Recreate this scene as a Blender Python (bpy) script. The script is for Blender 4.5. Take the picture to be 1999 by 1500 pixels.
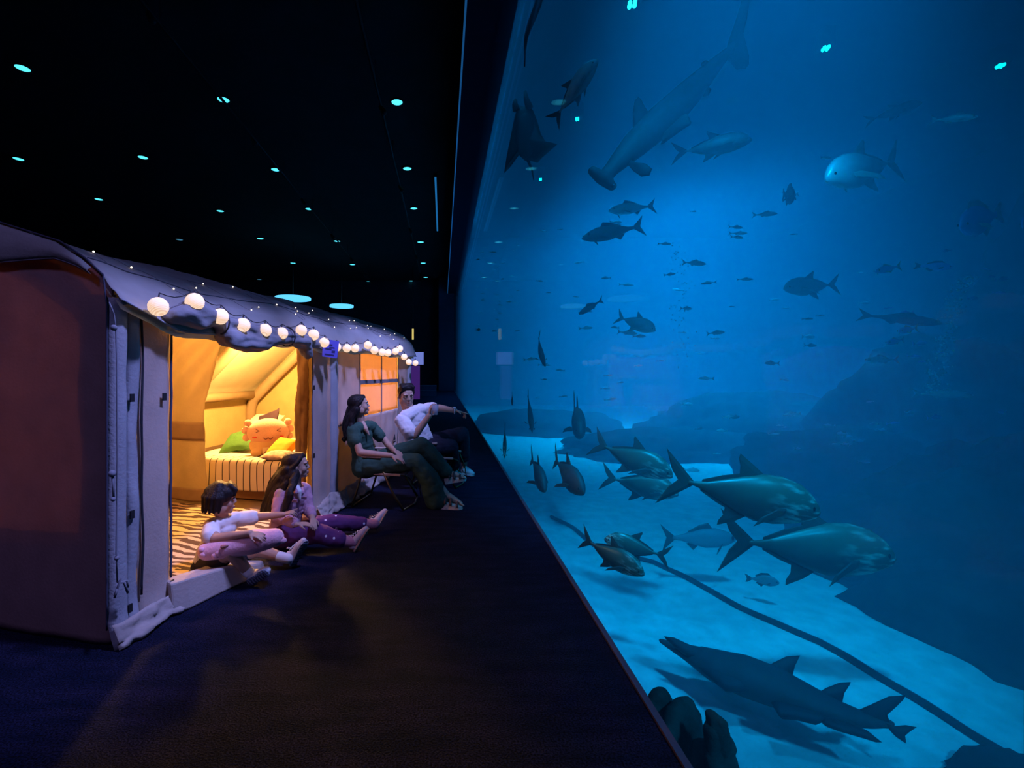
import bpy, bmesh, math, random
from mathutils import Vector, Matrix, noise
for o in list(bpy.data.objects): bpy.data.objects.remove(o)
S = bpy.context.scene
COL = S.collection
rnd = random.Random(7)
V = Vector
PI = math.pi

# ------------------------------------------------------------------ camera
EYE, FPX, CX, CY = 1.45, 888.0, 864.0, 726.0
cd = bpy.data.cameras.new('camera'); cam = bpy.data.objects.new('camera', cd); COL.objects.link(cam)
cd.sensor_width = 36; cd.lens = FPX/1999*36
cd.shift_x = (999.5-CX)/1999; cd.shift_y = -(750-CY)/1999
cd.clip_start = .02; cd.clip_end = 200
cam.location = (0, 0, EYE); cam.rotation_euler = (PI/2, 0, 0)
S.camera = cam
def W(px, py, y):                 # the point a photo position shows at distance y in front of the lens
    return V(((px-CX)/FPX*y, y, EYE+(CY-py)/FPX*y))

# ------------------------------------------------------------------ view, world, big lights
S.view_settings.view_transform = 'Standard'; S.view_settings.look = 'None'
S.view_settings.exposure = 0; S.view_settings.gamma = 1; S.view_settings.use_curve_mapping = False
S.cycles.max_bounces = 8; S.cycles.diffuse_bounces = 3; S.cycles.glossy_bounces = 3
S.cycles.transmission_bounces = 4; S.cycles.volume_bounces = 1; S.cycles.transparent_max_bounces = 12
S.cycles.sample_clamp_indirect = 4
wd = bpy.data.worlds.new('world'); S.world = wd; wd.use_nodes = True
wd.node_tree.nodes['Background'].inputs[0].default_value = (.004, .006, .02, 1)
wd.node_tree.nodes['Background'].inputs[1].default_value = .25
def area(name, loc, size, power, col, target=None, sy=None, spread=None):
    l = bpy.data.lights.new(name, 'AREA'); l.energy = power; l.color = col; l.size = size
    if sy: l.shape = 'RECTANGLE'; l.size_y = sy
    if spread: l.spread = spread
    o = bpy.data.objects.new(name, l); COL.objects.link(o); o.location = loc
    if target is not None: o.rotation_euler = (V(target)-V(loc)).to_track_quat('-Z', 'Y').to_euler()
    return o
def spot(name, loc, target, power, col, angle, blend=.6, r=.15):
    l = bpy.data.lights.new(name, 'SPOT'); l.energy = power; l.color = col; l.spot_size = math.radians(angle); l.spot_blend = blend
    l.shadow_soft_size = r
    o = bpy.data.objects.new(name, l); COL.objects.link(o); o.location = loc
    o.rotation_euler = (V(target)-V(loc)).to_track_quat('-Z', 'Y').to_euler()
    return o
def point(name, loc, power, col, r=.1):
    l = bpy.data.lights.new(name, 'POINT'); l.energy = power; l.color = col; l.shadow_soft_size = r
    o = bpy.data.objects.new(name, l); COL.objects.link(o); o.location = loc
    return o
WATERLIGHT = (.0, .40, 1)
# daylight lamps high over the open water, then unseen fills added for fish and sand
area('tank_light_main', (9.0, 17, 20), 5, 1750, WATERLIGHT, target=(9.0, 17, 0), spread=.72)
area('tank_light_far', (5.5, 22, 23), 6, 900, WATERLIGHT, target=(5, 25, 0), spread=1.0)
area('fish_fill_wash', (1.25, 9, 7.9), 22, 230, WATERLIGHT, target=(7, 9, 2.4), sy=.4)
spot('sand_fill_near', (3.2, -1.5, 4.6), (2.5, 3.1, -1.2), 1350, WATERLIGHT, 48, .8, .25)
spot('sand_fill_mid', (1.6, 1.5, 6.0), (3.1, 6.4, -1.2), 3300, WATERLIGHT, 49, .8, .3)
# unseen fills added: narrow lilac spots for the tent front, dim violet for the gable
for s_, y_, p in ((.1, 2.1, 1050), (1.1, 2.5, 900), (2.3, 3.3, 1050), (3.5, 4.0, 1200), (4.8, 4.1, 1400)):
    spot('tent_fill_spot', (.62, y_, 4.95), (-1.75+.233*s_+.05, 2.39+.972*s_, .78), p, (.32, .36, 1), 27, 1)
area('gable_fill', (-3.2, -3.5, 8.3), 1.2, 16, (.40, .34, 1), target=(-2.4, 2.4, 1), spread=1.0)

# ------------------------------------------------------------------ helpers
MATS = {}
def nd(m): return m.node_tree.nodes, m.node_tree.links
def mat(name, col, rough=.7, var=0, scale=8, metal=0, bump=0, bscale=40, col2=None, spec=.4, emit=None, estr=1, trans=0, coord='Object', sheen=0):
    """procedural principled material: colour broken up by noise, optional bump, optional light passing through cloth"""
    if name in MATS: return MATS[name]
    m = bpy.data.materials.new(name); m.use_nodes = True; N, L = nd(m)
    b = N['Principled BSDF']; b.inputs['Roughness'].default_value = rough; b.inputs['Metallic'].default_value = metal
    b.inputs['Specular IOR Level'].default_value = spec
    if sheen: b.inputs['Sheen Weight'].default_value = sheen
    c = (*col, 1)
    b.inputs['Base Color'].default_value = c
    tc = N.new('ShaderNodeTexCoord')
    csock = None
    if var or col2:
        n = N.new('ShaderNodeTexNoise'); n.inputs['Scale'].default_value = scale; n.inputs['Detail'].default_value = 5
        L.new(tc.outputs[coord], n.inputs['Vector'])
        r = N.new('ShaderNodeValToRGB'); L.new(n.outputs['Fac'], r.inputs[0])
        r.color_ramp.elements[0].position = .35; r.color_ramp.elements[1].position = .65
        c2 = col2 or tuple(x*(1-var) for x in col)
        r.color_ramp.elements[0].color = (*c2, 1); r.color_ramp.elements[1].color = c
        L.new(r.outputs[0], b.inputs['Base Color']); csock = r.outputs[0]
    if bump:
        n2 = N.new('ShaderNodeTexNoise'); n2.inputs['Scale'].default_value = bscale; n2.inputs['Detail'].default_value = 4
        L.new(tc.outputs[coord], n2.inputs['Vector'])
        bp = N.new('ShaderNodeBump'); bp.inputs['Strength'].default_value = bump; bp.inputs['Distance'].default_value = .01
        L.new(n2.outputs['Fac'], bp.inputs['Height']); L.new(bp.outputs[0], b.inputs['Normal'])
    if emit:
        b.inputs['Emission Color'].default_value = (*emit, 1); b.inputs['Emission Strength'].default_value = estr
    if trans:
        t = N.new('ShaderNodeBsdfTranslucent'); t.inputs[0].default_value = c
        if csock: L.new(csock, t.inputs[0])
        mx = N.new('ShaderNodeMixShader'); mx.inputs[0].default_value = trans
        L.new(b.outputs[0], mx.inputs[1]); L.new(t.outputs[0], mx.inputs[2]); L.new(mx.outputs[0], N['Material Output'].inputs[0])
    MATS[name] = m
    return m
def link(o, parent=None):
    COL.objects.link(o)
    if parent is not None: o.parent = parent
    return o
def tag(o, label=None, cat=None, group=None, kind=None):
    if label: o['label'] = label
    if cat: o['category'] = cat
    if group: o['group'] = group
    if kind: o['kind'] = kind
    return o
def empty(name, loc=(0, 0, 0), label=None, cat=None, group=None, rz=0):
    o = bpy.data.objects.new(name, None); o.location = loc; o.rotation_euler = (0, 0, rz); o.empty_display_size = .1
    COL.objects.link(o); return tag(o, label, cat, group)
def mesh_obj(name, verts, faces, m=None, parent=None, smooth=True, solid=0, bevel=0, sub=0):
    me = bpy.data.meshes.new(name); me.from_pydata([tuple(v) for v in verts], [], [tuple(f) for f in faces]); me.update()
    o = bpy.data.objects.new(name, me)
    if m is not None:
        for q in (m if isinstance(m, (list, tuple)) else [m]): me.materials.append(q)
    for p in me.polygons: p.use_smooth = smooth
    link(o, parent)
    if solid:
        md = o.modifiers.new('thickness', 'SOLIDIFY'); md.thickness = solid; md.offset = 0
    if bevel:
        md = o.modifiers.new('bevel', 'BEVEL'); md.width = bevel; md.segments = 2; md.limit_method = 'ANGLE'
    if sub:
        md = o.modifiers.new('sub', 'SUBSURF'); md.levels = sub; md.render_levels = sub
    return o
class MB:
    """collects boxes, tubes, balls and sheets into ONE mesh"""
    def __init__(s): s.v = []; s.f = []
    def add(s, vs, fs):
        k = len(s.v); s.v += [V(v) for v in vs]; s.f += [tuple(i+k for i in f) for f in fs]; return s
    def box(s, lo, hi, M=None):
        x0, y0, z0 = lo; x1, y1, z1 = hi
        vs = [V(p) for p in ((x0,y0,z0),(x1,y0,z0),(x1,y1,z0),(x0,y1,z0),(x0,y0,z1),(x1,y0,z1),(x1,y1,z1),(x0,y1,z1))]
        if M: vs = [M @ v for v in vs]
        return s.add(vs, [(0,3,2,1),(4,5,6,7),(0,1,5,4),(1,2,6,5),(2,3,7,6),(3,0,4,7)])
    def tube(s, pts, r, n=8, closed=False, caps=True):
        pts = [V(p) for p in pts]; m = len(pts); rings = []
        rr = r if isinstance(r, (list, tuple)) else [r]*m
        t0 = (pts[1]-pts[0]).normalized(); a = t0.orthogonal().normalized()
        for i, p in enumerate(pts):
            q = pts[(i+1) % m] if (closed or i < m-1) else p; pr = pts[i-1] if (closed or i > 0) else p
            t = (q-pr).normalized() if (q-pr).length > 1e-9 else t0
            a = (a - t*a.dot(t)); a = a.normalized() if a.length > 1e-6 else t.orthogonal().normalized()
            b = t.cross(a); rings.append([p+(a*math.cos(2*PI*k/n)+b*math.sin(2*PI*k/n))*rr[i] for k in range(n)])
        vs = [v for g in rings for v in g]; fs = []
        for i in range(m if closed else m-1):
            j = (i+1) % m
            for k in range(n): fs.append((i*n+k, i*n+(k+1) % n, j*n+(k+1) % n, j*n+k))
        if caps and not closed: fs += [tuple(reversed(range(n))), tuple(range((m-1)*n, m*n))]
        return s.add(vs, fs)
    def ball(s, c, r, n=12, m=8, R=None):
        c = V(c); rx, ry, rz = r if isinstance(r, (tuple, list)) else (r, r, r)
        vs = [V((0, 0, -rz))]
        for i in range(1, m):
            th = PI*i/m-PI/2
            for k in range(n): vs.append(V((rx*math.cos(th)*math.cos(2*PI*k/n), ry*math.cos(th)*math.sin(2*PI*k/n), rz*math.sin(th))))
        vs.append(V((0, 0, rz)))
        if R is not None: vs = [R @ v for v in vs]
        vs = [v+c for v in vs]; T = len(vs)-1
        fs = [(0, 1+(k+1) % n, 1+k) for k in range(n)]
        for i in range(m-2):
            for k in range(n): fs.append((1+i*n+k, 1+i*n+(k+1) % n, 1+(i+1)*n+(k+1) % n, 1+(i+1)*n+k))
        fs += [(T, 1+(m-2)*n+k, 1+(m-2)*n+(k+1) % n) for k in range(n)]
        return s.add(vs, fs)
    def cap(s, p0, r0, p1, r1, n=14):                # tapered capsule
        p0 = V(p0); p1 = V(p1); d = p1-p0; Ln = d.length
        if Ln < 1e-6: return s.ball(p0, max(r0, r1), n)
        t = d/Ln; a = t.orthogonal().normalized(); b = t.cross(a); rings = []
        for i in range(1, 5): ph = -PI/2+PI/2*i/5; rings.append((p0+t*r0*math.sin(ph), r0*math.cos(ph)))
        k = max(2, int(Ln/max(.01, min(r0, r1)))+1); k = min(k, 12)
        for i in range(k+1): u = i/k; rings.append((p0+d*u, r0+(r1-r0)*u))
        for i in range(1, 5): ph = PI/2*i/5; rings.append((p1+t*r1*math.sin(ph), r1*math.cos(ph)))
        vs = [p0-t*r0]+[c+(a*math.cos(2*PI*j/n)+b*math.sin(2*PI*j/n))*r for c, r in rings for j in range(n)]+[p1+t*r1]
        T = len(vs)-1; fs = [(0, 1+(j+1) % n, 1+j) for j in range(n)]
        for i in range(len(rings)-1):
            for j in range(n): fs.append((1+i*n+j, 1+i*n+(j+1) % n, 1+(i+1)*n+(j+1) % n, 1+(i+1)*n+j))
        q = 1+(len(rings)-1)*n; fs += [(T, q+j, q+(j+1) % n) for j in range(n)]
        return s.add(vs, fs)
    def chain(s, pts, rs, n=14):
        for i in range(len(pts)-1): s.cap(pts[i], rs[i], pts[i+1], rs[i+1], n)
        return s
    def sheet(s, fn, nu, nv):
        vs = [fn(i/nu, j/nv) for i in range(nu+1) for j in range(nv+1)]
        fs = [(i*(nv+1)+j, (i+1)*(nv+1)+j, (i+1)*(nv+1)+j+1, i*(nv+1)+j+1) for i in range(nu) for j in range(nv)]
        return s.add(vs, fs)
    def prism(s, poly, depth, M):                    # a flat outline given thickness along local z
        n = len(poly); vs = [M @ V((x, y, -depth/2)) for x, y in poly]+[M @ V((x, y, depth/2)) for x, y in poly]
        return s.add(vs, [tuple(reversed(range(n))), tuple(range(n, 2*n))]+[(i, (i+1) % n, n+(i+1) % n, n+i) for i in range(n)])
    def obj(s, name, m, parent=None, **k): return mesh_obj(name, s.v, s.f, m, parent, **k)
    def melt(s, name, m, parent=None, voxel=.008, smooth=3, fold=0, fscale=9, off=0):
        """the union of all shapes as one continuous skin"""
        me = bpy.data.meshes.new(name+'_raw'); me.from_pydata([tuple(v) for v in s.v], [], s.f); me.update()
        o = bpy.data.objects.new(name+'_raw', me); COL.objects.link(o)
        r = o.modifiers.new('r', 'REMESH'); r.mode = 'VOXEL'; r.voxel_size = voxel; r.use_smooth_shade = True
        if smooth:
            q = o.modifiers.new('s', 'SMOOTH'); q.factor = .5; q.iterations = smooth
        dg = bpy.context.evaluated_depsgraph_get(); dg.update()
        out = bpy.data.meshes.new_from_object(o.evaluated_get(dg)); bpy.data.objects.remove(o); bpy.data.meshes.remove(me)
        out.name = name
        if fold or off:
            ns = [v.normal.copy() for v in out.vertices]
            for v, n in zip(out.vertices, ns):
                q = V((v.co.x*fscale[0], v.co.y*fscale[1], v.co.z*fscale[2])) if isinstance(fscale, tuple) else v.co*fscale
                v.co += n*(off+fold*(noise.noise(q+V((0, 0, 3)))+.5*noise.noise(q*2.3)))
        out.materials.clear(); out.materials.append(m)
        for p in out.polygons: p.use_smooth = True
        ob = bpy.data.objects.new(name, out); return link(ob, parent)
def wob(p, a, sc): return noise.noise(V(p)*sc)*a

# ------------------------------------------------------------------ the setting: hall and tank
GX, GTOP, FAR, CEIL, SAND = .91, 7.4, 35.8, 8.6, -1.2
def structure(o, label=None): return tag(o, label, None, None, 'structure')
def carpet():
    m = bpy.data.materials.new('carpet'); m.use_nodes = True; N, L = nd(m); b = N['Principled BSDF']
    b.inputs['Roughness'].default_value = .95; b.inputs['Specular IOR Level'].default_value = .1
    tc = N.new('ShaderNodeTexCoord')
    mp = N.new('ShaderNodeMapping'); mp.inputs['Scale'].default_value = (3.2, 11, 1); L.new(tc.outputs['Object'], mp.inputs[0])
    n = N.new('ShaderNodeTexNoise'); n.inputs['Scale'].default_value = 1; n.inputs['Detail'].default_value = 6; L.new(mp.outputs[0], n.inputs['Vector'])
    r = N.new('ShaderNodeValToRGB'); L.new(n.outputs['Fac'], r.inputs[0])
    r.color_ramp.elements[0].position = .38; r.color_ramp.elements[0].color = (.003, .006, .020, 1)
    r.color_ramp.elements[1].position = .68; r.color_ramp.elements[1].color = (.011, .0115, .034, 1)
    f = N.new('ShaderNodeTexNoise'); f.inputs['Scale'].default_value = 130; f.inputs['Detail'].default_value = 2; L.new(tc.outputs['Object'], f.inputs['Vector'])
    fr = N.new('ShaderNodeValToRGB'); L.new(f.outputs['Fac'], fr.inputs[0])
    fr.color_ramp.elements[0].position = .35; fr.color_ramp.elements[0].color = (.2, .2, .2, 1); fr.color_ramp.elements[1].position = .7; fr.color_ramp.elements[1].color = (2.1, 2.0, 2.0, 1)
    mx = N.new('ShaderNodeMix'); mx.data_type = 'RGBA'; mx.blend_type = 'MULTIPLY'; mx.inputs[0].default_value = 1
    L.new(r.outputs[0], mx.inputs[6]); L.new(fr.outputs[0], mx.inputs[7]); L.new(mx.outputs[2], b.inputs['Base Color'])
    bp = N.new('ShaderNodeBump'); bp.inputs['Strength'].default_value = .8; bp.inputs['Distance'].default_value = .01
    L.new(f.outputs['Fac'], bp.inputs['Height']); L.new(bp.outputs[0], b.inputs['Normal'])
    return m
structure(MB().box((-26, -5, -.4), (GX, FAR, 0)).obj('floor', carpet(), smooth=False), 'dark plum carpet running along the aquarium glass')
dark = mat('hall_paint', (.012, .014, .028), .8, var=.3, scale=2)
structure(MB().box((-26, -5, CEIL), (GX+.6, FAR, CEIL+.3)).obj('ceiling', mat('ceiling_paint', (.008, .008, .014), .9, var=.4, scale=1.5), smooth=False))
structure(MB().box((-26, FAR, 0), (GX+.05, FAR+.3, CEIL)).obj('wall_far', dark, smooth=False))
structure(MB().box((-26.3, -5, 0), (-26, FAR, CEIL)).obj('wall_left', dark, smooth=False))
structure(MB().box((-26, -5.3, 0), (GX+.05, -5, CEIL)).obj('wall_back', dark, smooth=False))
structure(MB().box((.395, -5, GTOP), (GX+.3, FAR, CEIL)).obj('trim_1', mat('soffit_paint', (.012, .014, .03), .9, spec=.0), smooth=False), 'dark soffit over the aquarium glass')
structure(MB().box((GX-.03, -5, -.05), (GX, FAR, .012)).obj('trim_2', mat('edge_metal', (.10, .06, .09), .5), smooth=False), 'thin edging strip between carpet and glass')
structure(MB().box((-.3, FAR-1.2, 0), (GX-.02, FAR, CEIL)).obj('wall_right', mat('pillar_paint', (.03, .028, .07), .75), smooth=False), 'dark pillar at the far end of the glass')
# acrylic
g = bpy.data.materials.new('acrylic'); g.use_nodes = True; N, L = nd(g)
for n in list(N):
    if n.type != 'OUTPUT_MATERIAL': N.remove(n)
tr = N.new('ShaderNodeBsdfTransparent'); tr.inputs[0].default_value = (.97, .985, 1, 1)
gl = N.new('ShaderNodeBsdfGlossy'); gl.inputs['Roughness'].default_value = .01; gl.inputs[0].default_value = (.55, .9, 1, 1)
lw = N.new('ShaderNodeLayerWeight'); lw.inputs[0].default_value = .5
pw = N.new('ShaderNodeMath'); pw.operation = 'POWER'; pw.inputs[1].default_value = 8; L.new(lw.outputs['Facing'], pw.inputs[0])
fr = N.new('ShaderNodeMath'); fr.operation = 'MULTIPLY_ADD'; fr.inputs[1].default_value = .32; fr.inputs[2].default_value = .002; L.new(pw.outputs[0], fr.inputs[0])
mx = N.new('ShaderNodeMixShader'); L.new(fr.outputs[0], mx.inputs[0]); L.new(tr.outputs[0], mx.inputs[1]); L.new(gl.outputs[0], mx.inputs[2])
L.new(mx.outputs[0], N['Material Output'].inputs[0])
structure(MB().box((GX, -5, SAND), (GX+.05, FAR, GTOP+.2)).obj('window_1', g, smooth=False), 'huge clear acrylic panel of the aquarium')
# water
w = bpy.data.materials.new('sea_water'); w.use_nodes = True; N, L = nd(w)
for n in list(N):
    if n.type != 'OUTPUT_MATERIAL': N.remove(n)
sc = N.new('ShaderNodeVolumeScatter'); sc.inputs['Color'].default_value = (.05, .75, 1, 1); sc.inputs['Density'].default_value = .065; sc.inputs['Anisotropy'].default_value = -.1
ab = N.new('ShaderNodeVolumeAbsorption'); ab.inputs['Color'].default_value = (.0, .96, .993, 1); ab.inputs['Density'].default_value = .36
ad = N.new('ShaderNodeAddShader'); L.new(sc.outputs[0], ad.inputs[0]); L.new(ab.outputs[0], ad.inputs[1]); L.new(ad.outputs[0], N['Material Output'].inputs['Volume'])
tag(MB().box((GX+.06, -4.9, SAND-.3), (25.85, FAR-.05, 8.3)).obj('aquarium_water', w, smooth=False), 'hazy blue sea water filling the tank', 'water', None, 'stuff')
# sand
def sandz(x, y): return SAND+.05*noise.noise(V((x*.6, y*.6, 0)))+.015*noise.noise(V((x*3, y*3, 2)))
sb = MB(); sb.sheet(lambda u, v: (lambda x, y: V((x, y, sandz(x, y))))(GX+.055+25*u*u, -4.9+40.6*v), 60, 160)
structure(sb.obj('floor_tank', mat('sand', (.84, .84, .80), .95, var=.22, scale=5, bump=.6, bscale=25)), 'pale sand on the aquarium floor')
structure(MB().box((25.9, -5, SAND-.3), (26.2, FAR, 12)).obj('wall_tank', mat('tank_wall', (.03, .04, .05), .9, var=.4, scale=.6), smooth=False))
structure(MB().box((GX+.05, FAR, SAND-.3), (26, FAR+.3, 12)).obj('wall_tank_far', mat('tank_wall', (.03, .04, .05)), smooth=False))
structure(MB().box((GX+.05, -5.3, SAND-.3), (26, -5, 12)).obj('wall_tank_near', mat('tank_wall', (.03, .04, .05)), smooth=False))
# ------------------------------------------------------------------ the tent (own frame: s along its front, t inwards, z up)
TA = math.atan2(.972, .233); TO = V((-1.75, 2.39, 0))
TM = Matrix.Translation(TO) @ Matrix.Rotation(TA, 4, 'Z')
def TP(px, py, t):                # the point on the tent's plane t shown at a photo position, in tent coordinates
    k = (px-CX)/FPX
    s = (k*(TO.y+.233*t)-TO.x+.972*t)/(.233-.972*k)
    y = TO.y+.972*s+.233*t
    return V((s, t, EYE+(CY-py)/FPX*y))
canvas = mat('canvas', (.54, .46, .42), .9, var=.12, scale=6, bump=.25, bscale=60, trans=.24, spec=.1)
canvas_in = mat('canvas_lining', (.76, .60, .29), .9, var=.1, scale=5, bump=.2, bscale=50, trans=.12, spec=.1)
sleeve = mat('canvas_sleeve', (.40, .40, .44), .85, var=.15, scale=7, bump=.3, bscale=60, trans=.03, spec=.1)
roofm = mat('roof_canvas', (.46, .43, .42), .85, var=.15, scale=4, bump=.3, bscale=50, trans=.10, spec=.1)
black = mat('black_webbing', (.012, .012, .016), .8)
cordm = mat('dark_cord', (.03, .03, .04), .7)
tent = empty('camping_tent', TO, 'long beige inflatable cabin tent lit warm from inside beside the aquarium', 'tent', rz=TA)
TL = 5.2
PROF = [(-.10, 1.70), (-.065, 1.83), (.01, 1.95), (.13, 2.045), (.3, 2.145), (.8, 2.30), (1.35, 2.45), (1.7, 2.30), (2.05, 1.92), (2.98, 1.08), (3.0, .98)]
def proftz(u):
    x = u*(len(PROF)-1); i = min(int(x), len(PROF)-2); f = x-i
    a, b = PROF[i], PROF[i+1]; return a[0]+(b[0]-a[0])*f, a[1]+(b[1]-a[1])*f
def roofz(t):
    for a, b in zip(PROF[1:], PROF[2:]):
        if a[0] <= t <= b[0] and t > 0: return a[1]+(b[1]-a[1])*(t-a[0])/max(1e-6, b[0]-a[0])
    return 1.8 if t < .1 else 1.0
def roof(u, v):
    t, z = proftz(v); s = -.02+(TL+.04)*u
    sag = .045*math.sin(PI*min(1, max(0, (u*3.0) % 1)))*(1 if .18 < v < .9 else .3)   # sags between the arches
    p = V((s, t, z-sag)); w = noise.noise(V((s*3, t*6, z*6)))*.012+noise.noise(V((s*9, t*11, z*11)))*.005
    if v < .15: p.z += (.03*noise.noise(V((s*2.5, 5, 1)))+.12*max(0, 1-s/.36))*(1-v/.15)
    return p+V((0, -w, w))
MB().sheet(roof, 90, 50).obj('roof', roofm, tent, solid=.006)
rl = MB().sheet(lambda u, v: roof(.005+.99*u, v)+V((0, (.03 if v < .25 else 0)*(1 if v > .05 else 1), -.035)), 60, 40).obj('roof_lining', mat('roof_lining', (.95, .88, .66), .9, var=.06, scale=5, bump=.2, trans=.05, spec=.1), tent); rl['label'] = 'pale yellow roof lining'
hem = MB(); hem.tube([roof(i/60, 0)+V((0, -.006, .0)) for i in range(61)], .007, 6); hem.obj('roof_hem', sleeve, tent)
sm = MB()
for q in (.30,): sm.tube([roof(i/80, q)+V((0, -.004, .004)) for i in range(81)], .0035, 5)
sm.obj('roof_seam', mat('seam_thread', (.13, .13, .17), .8), tent)
# gable ends
def gable(s0, out):
    def f(u, v):
        t = 3.0*u; top = roofz(t) if t > .02 else 1.90
        z = .0+(top-.005)*v
        b = out*.05*math.sin(PI*min(1, u*1.0))*math.sin(PI*v)+.012*noise.noise(V((t*2.5, z*2.5, s0)))+.004*noise.noise(V((t*9+z*6, z*4, s0)))
        b -= out*.03*max(0, 1-t/.12)**2
        return V((s0+b, t, z))
    return f
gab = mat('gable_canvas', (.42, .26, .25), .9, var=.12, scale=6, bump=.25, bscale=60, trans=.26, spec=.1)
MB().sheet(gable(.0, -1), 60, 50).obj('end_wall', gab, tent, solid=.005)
MB().sheet(gable(TL, 1), 60, 50).obj('end_wall', canvas_in, tent, solid=.005)
bs = MB(); bs.sheet(lambda u, v: V((.035, .0+.21*u+.05*noise.noise(V((v*3, 0, 0))), 1.86*v)), 6, 24).obj('gable_light_block', sleeve, tent, solid=.003)  # unseen opaque strip added behind the gable to darken the glow at its edge
def valance(u, v):
    t = .07+2.93*u; top = roofz(t)-.006; d = .03+.20*min(1, max(0, (t-.05)/.7))**1.2
    return V((-.045-.02*math.sin(PI*v)+.006*noise.noise(V((t*8, v*3, 0))), t, top-d*v))
MB().sheet(valance, 50, 6).obj('gable_valance', roofm, tent, solid=.004)
MB().tube([valance(i/50*.8, 1)+V((-.006, 0, 0)) for i in range(51)], .004, 5).obj('valance_seam', MATS['seam_thread'], tent)
# groundsheet, its tall opaque tub side added to darken the lower gable, and the air beams that carry the roof
tubm = mat('groundsheet', (.20, .13, .08), .7, var=.2)
tb = MB(); tb.box((.07, .1, .0), (.085, 2.9, .62)).box((.07, 2.885, 0), (TL-.07, 2.9, .28)).box((TL-.085, .1, 0), (TL-.07, 2.9, .28))
tb.box((.05, .06, .004), (TL-.05, 2.95, .012)); tb.obj('groundsheet', tubm, tent)
MB().sheet(lambda u, v: V((.07+(TL-.14)*u, 2.945+.012*noise.noise(V((u*9, v*4, 0))), 1.0*v)), 40, 10).obj('back_wall', canvas_in, tent)
beamm = mat('air_beam', (.46, .34, .22), .8, var=.1)
for s0 in (.14, 1.75, 3.45, TL-.13):
    pts = [(s0, .10, .02), (s0, .10, 1.0), (s0, .12, 1.72)]+[(s0, t+(.06 if t < 1.35 else -.02), z-.13) for t, z in ((.22, 1.99), (.5, 2.16), (.85, 2.27), (1.35, 2.40), (1.68, 2.26), (2.0, 1.86), (2.5, 1.42), (2.84, 1.10))]+[(s0, 2.88, .8), (s0, 2.9, .02)]
    if s0 in (1.75, 3.45): pts = pts[3:-2]
    MB().tube(pts, .085, 12).obj('air_beam', beamm, tent)
MB().tube([(2.4, 2.8, 1.05), (3.8, 2.8, 1.05), (TL-.15, 2.8, 1.05)], .07, 10).obj('air_beam', beamm, tent)
# front wall panels
def front(s0, s1, z0, z1, bulge=0, seed=0, t0=0, fold=.008):
    def f(u, v):
        s = s0+(s1-s0)*u; z = z0+(z1-z0)*v
        t = t0-bulge*math.sin(PI*u)+fold*noise.noise(V((s*7, z*2.2, seed)))+fold*.5*noise.noise(V((s*16, z*6, seed+3)))
        t -= .05*max(0, 1-z/.22)**2*(1+.6*noise.noise(V((s*6, 1, seed))))
        return V((s, t, z))
    return f
def panel(name, m, s0, s1, z0, z1, **k):
    n = max(4, int((s1-s0)/.035)); q = max(6, int((z1-z0)/.04))
    return MB().sheet(front(s0, s1, z0, z1, **k), n, q).obj(name, m, tent, solid=.004)
DL, DR = .383, 2.07
panel('corner_sleeve', sleeve, -.015, .10, .0, 1.84, bulge=.035, seed=1, fold=.012)
panel('corner_sleeve', sleeve, .09, .175, .0, 1.80, bulge=.018, seed=2, fold=.02)
panel('wall_panel', canvas, .165, DL, .0, 1.80, seed=3, bulge=.012)
panel('wall_panel', canvas, DR, 2.47, .02, 1.78, seed=4, bulge=.02)
panel('wall_sleeve', sleeve, 2.44, 2.62, .05, 1.78, bulge=.03, seed=5)
panel('wall_panel', canvas, 2.60, 3.2, .02, 1.78, seed=6, fold=.012)
panel('wall_panel', canvas, 3.2, 4.6, .02, .90, seed=7, fold=.02)
panel('wall_panel', canvas, 3.2, 4.6, 1.70, 1.78, seed=8, fold=.004)
panel('wall_panel', canvas, 4.6, 5.10, .02, 1.78, seed=9)
panel('corner_sleeve', sleeve, 5.08, 5.22, .0, 1.76, bulge=.04, seed=10)
winm = mat('window_mesh', (.86, .66, .46), .9, var=.05, trans=.62, spec=.05)
barm = mat('window_tape', (.20, .16, .17), .8)
wm = tag(MB().sheet(front(3.2, 4.6, .90, 1.70, seed=11, t0=.01, fold=.004), 28, 16).obj('window_mesh', winm, tent, solid=.002), 'glowing orange mesh window')
def strip(name, m, pts, w, th=.004):
    mb = MB()
    for a, b in zip(pts, pts[1:]):
        a = V(a); b = V(b); d = (b-a).normalized(); n = V((0, 1, 0)); q = d.cross(n).normalized()*w/2
        mb.add([a-q-n*th, a+q-n*th, b+q-n*th, b-q-n*th, a-q+n*th, a+q+n*th, b+q+n*th, b-q+n*th], [(0,1,2,3),(7,6,5,4),(0,4,5,1),(1,5,6,2),(2,6,7,3),(3,7,4,0)])
    return mb.obj(name, m, tent, smooth=False)
strip('window_bar', barm, [(3.2, -.004, 1.32), (4.6, -.004, 1.32)], .05)
strip('window_bar', barm, [(3.92, -.004, .90), (3.92, -.004, 1.70)], .028)
strip('window_bar', barm, [(3.2, -.006, 1.70), (4.6, -.006, 1.70)], .02)
strip('window_bar', barm, [(3.2, -.006, .88), (3.2, -.006, 1.72)], .02)
strip('window_bar', barm, [(4.6, -.006, .88), (4.6, -.006, 1.72)], .02)
strip('wall_seam', barm, [(2.62, -.012, .86), (3.2, -.008, .90)], .018)
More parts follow.
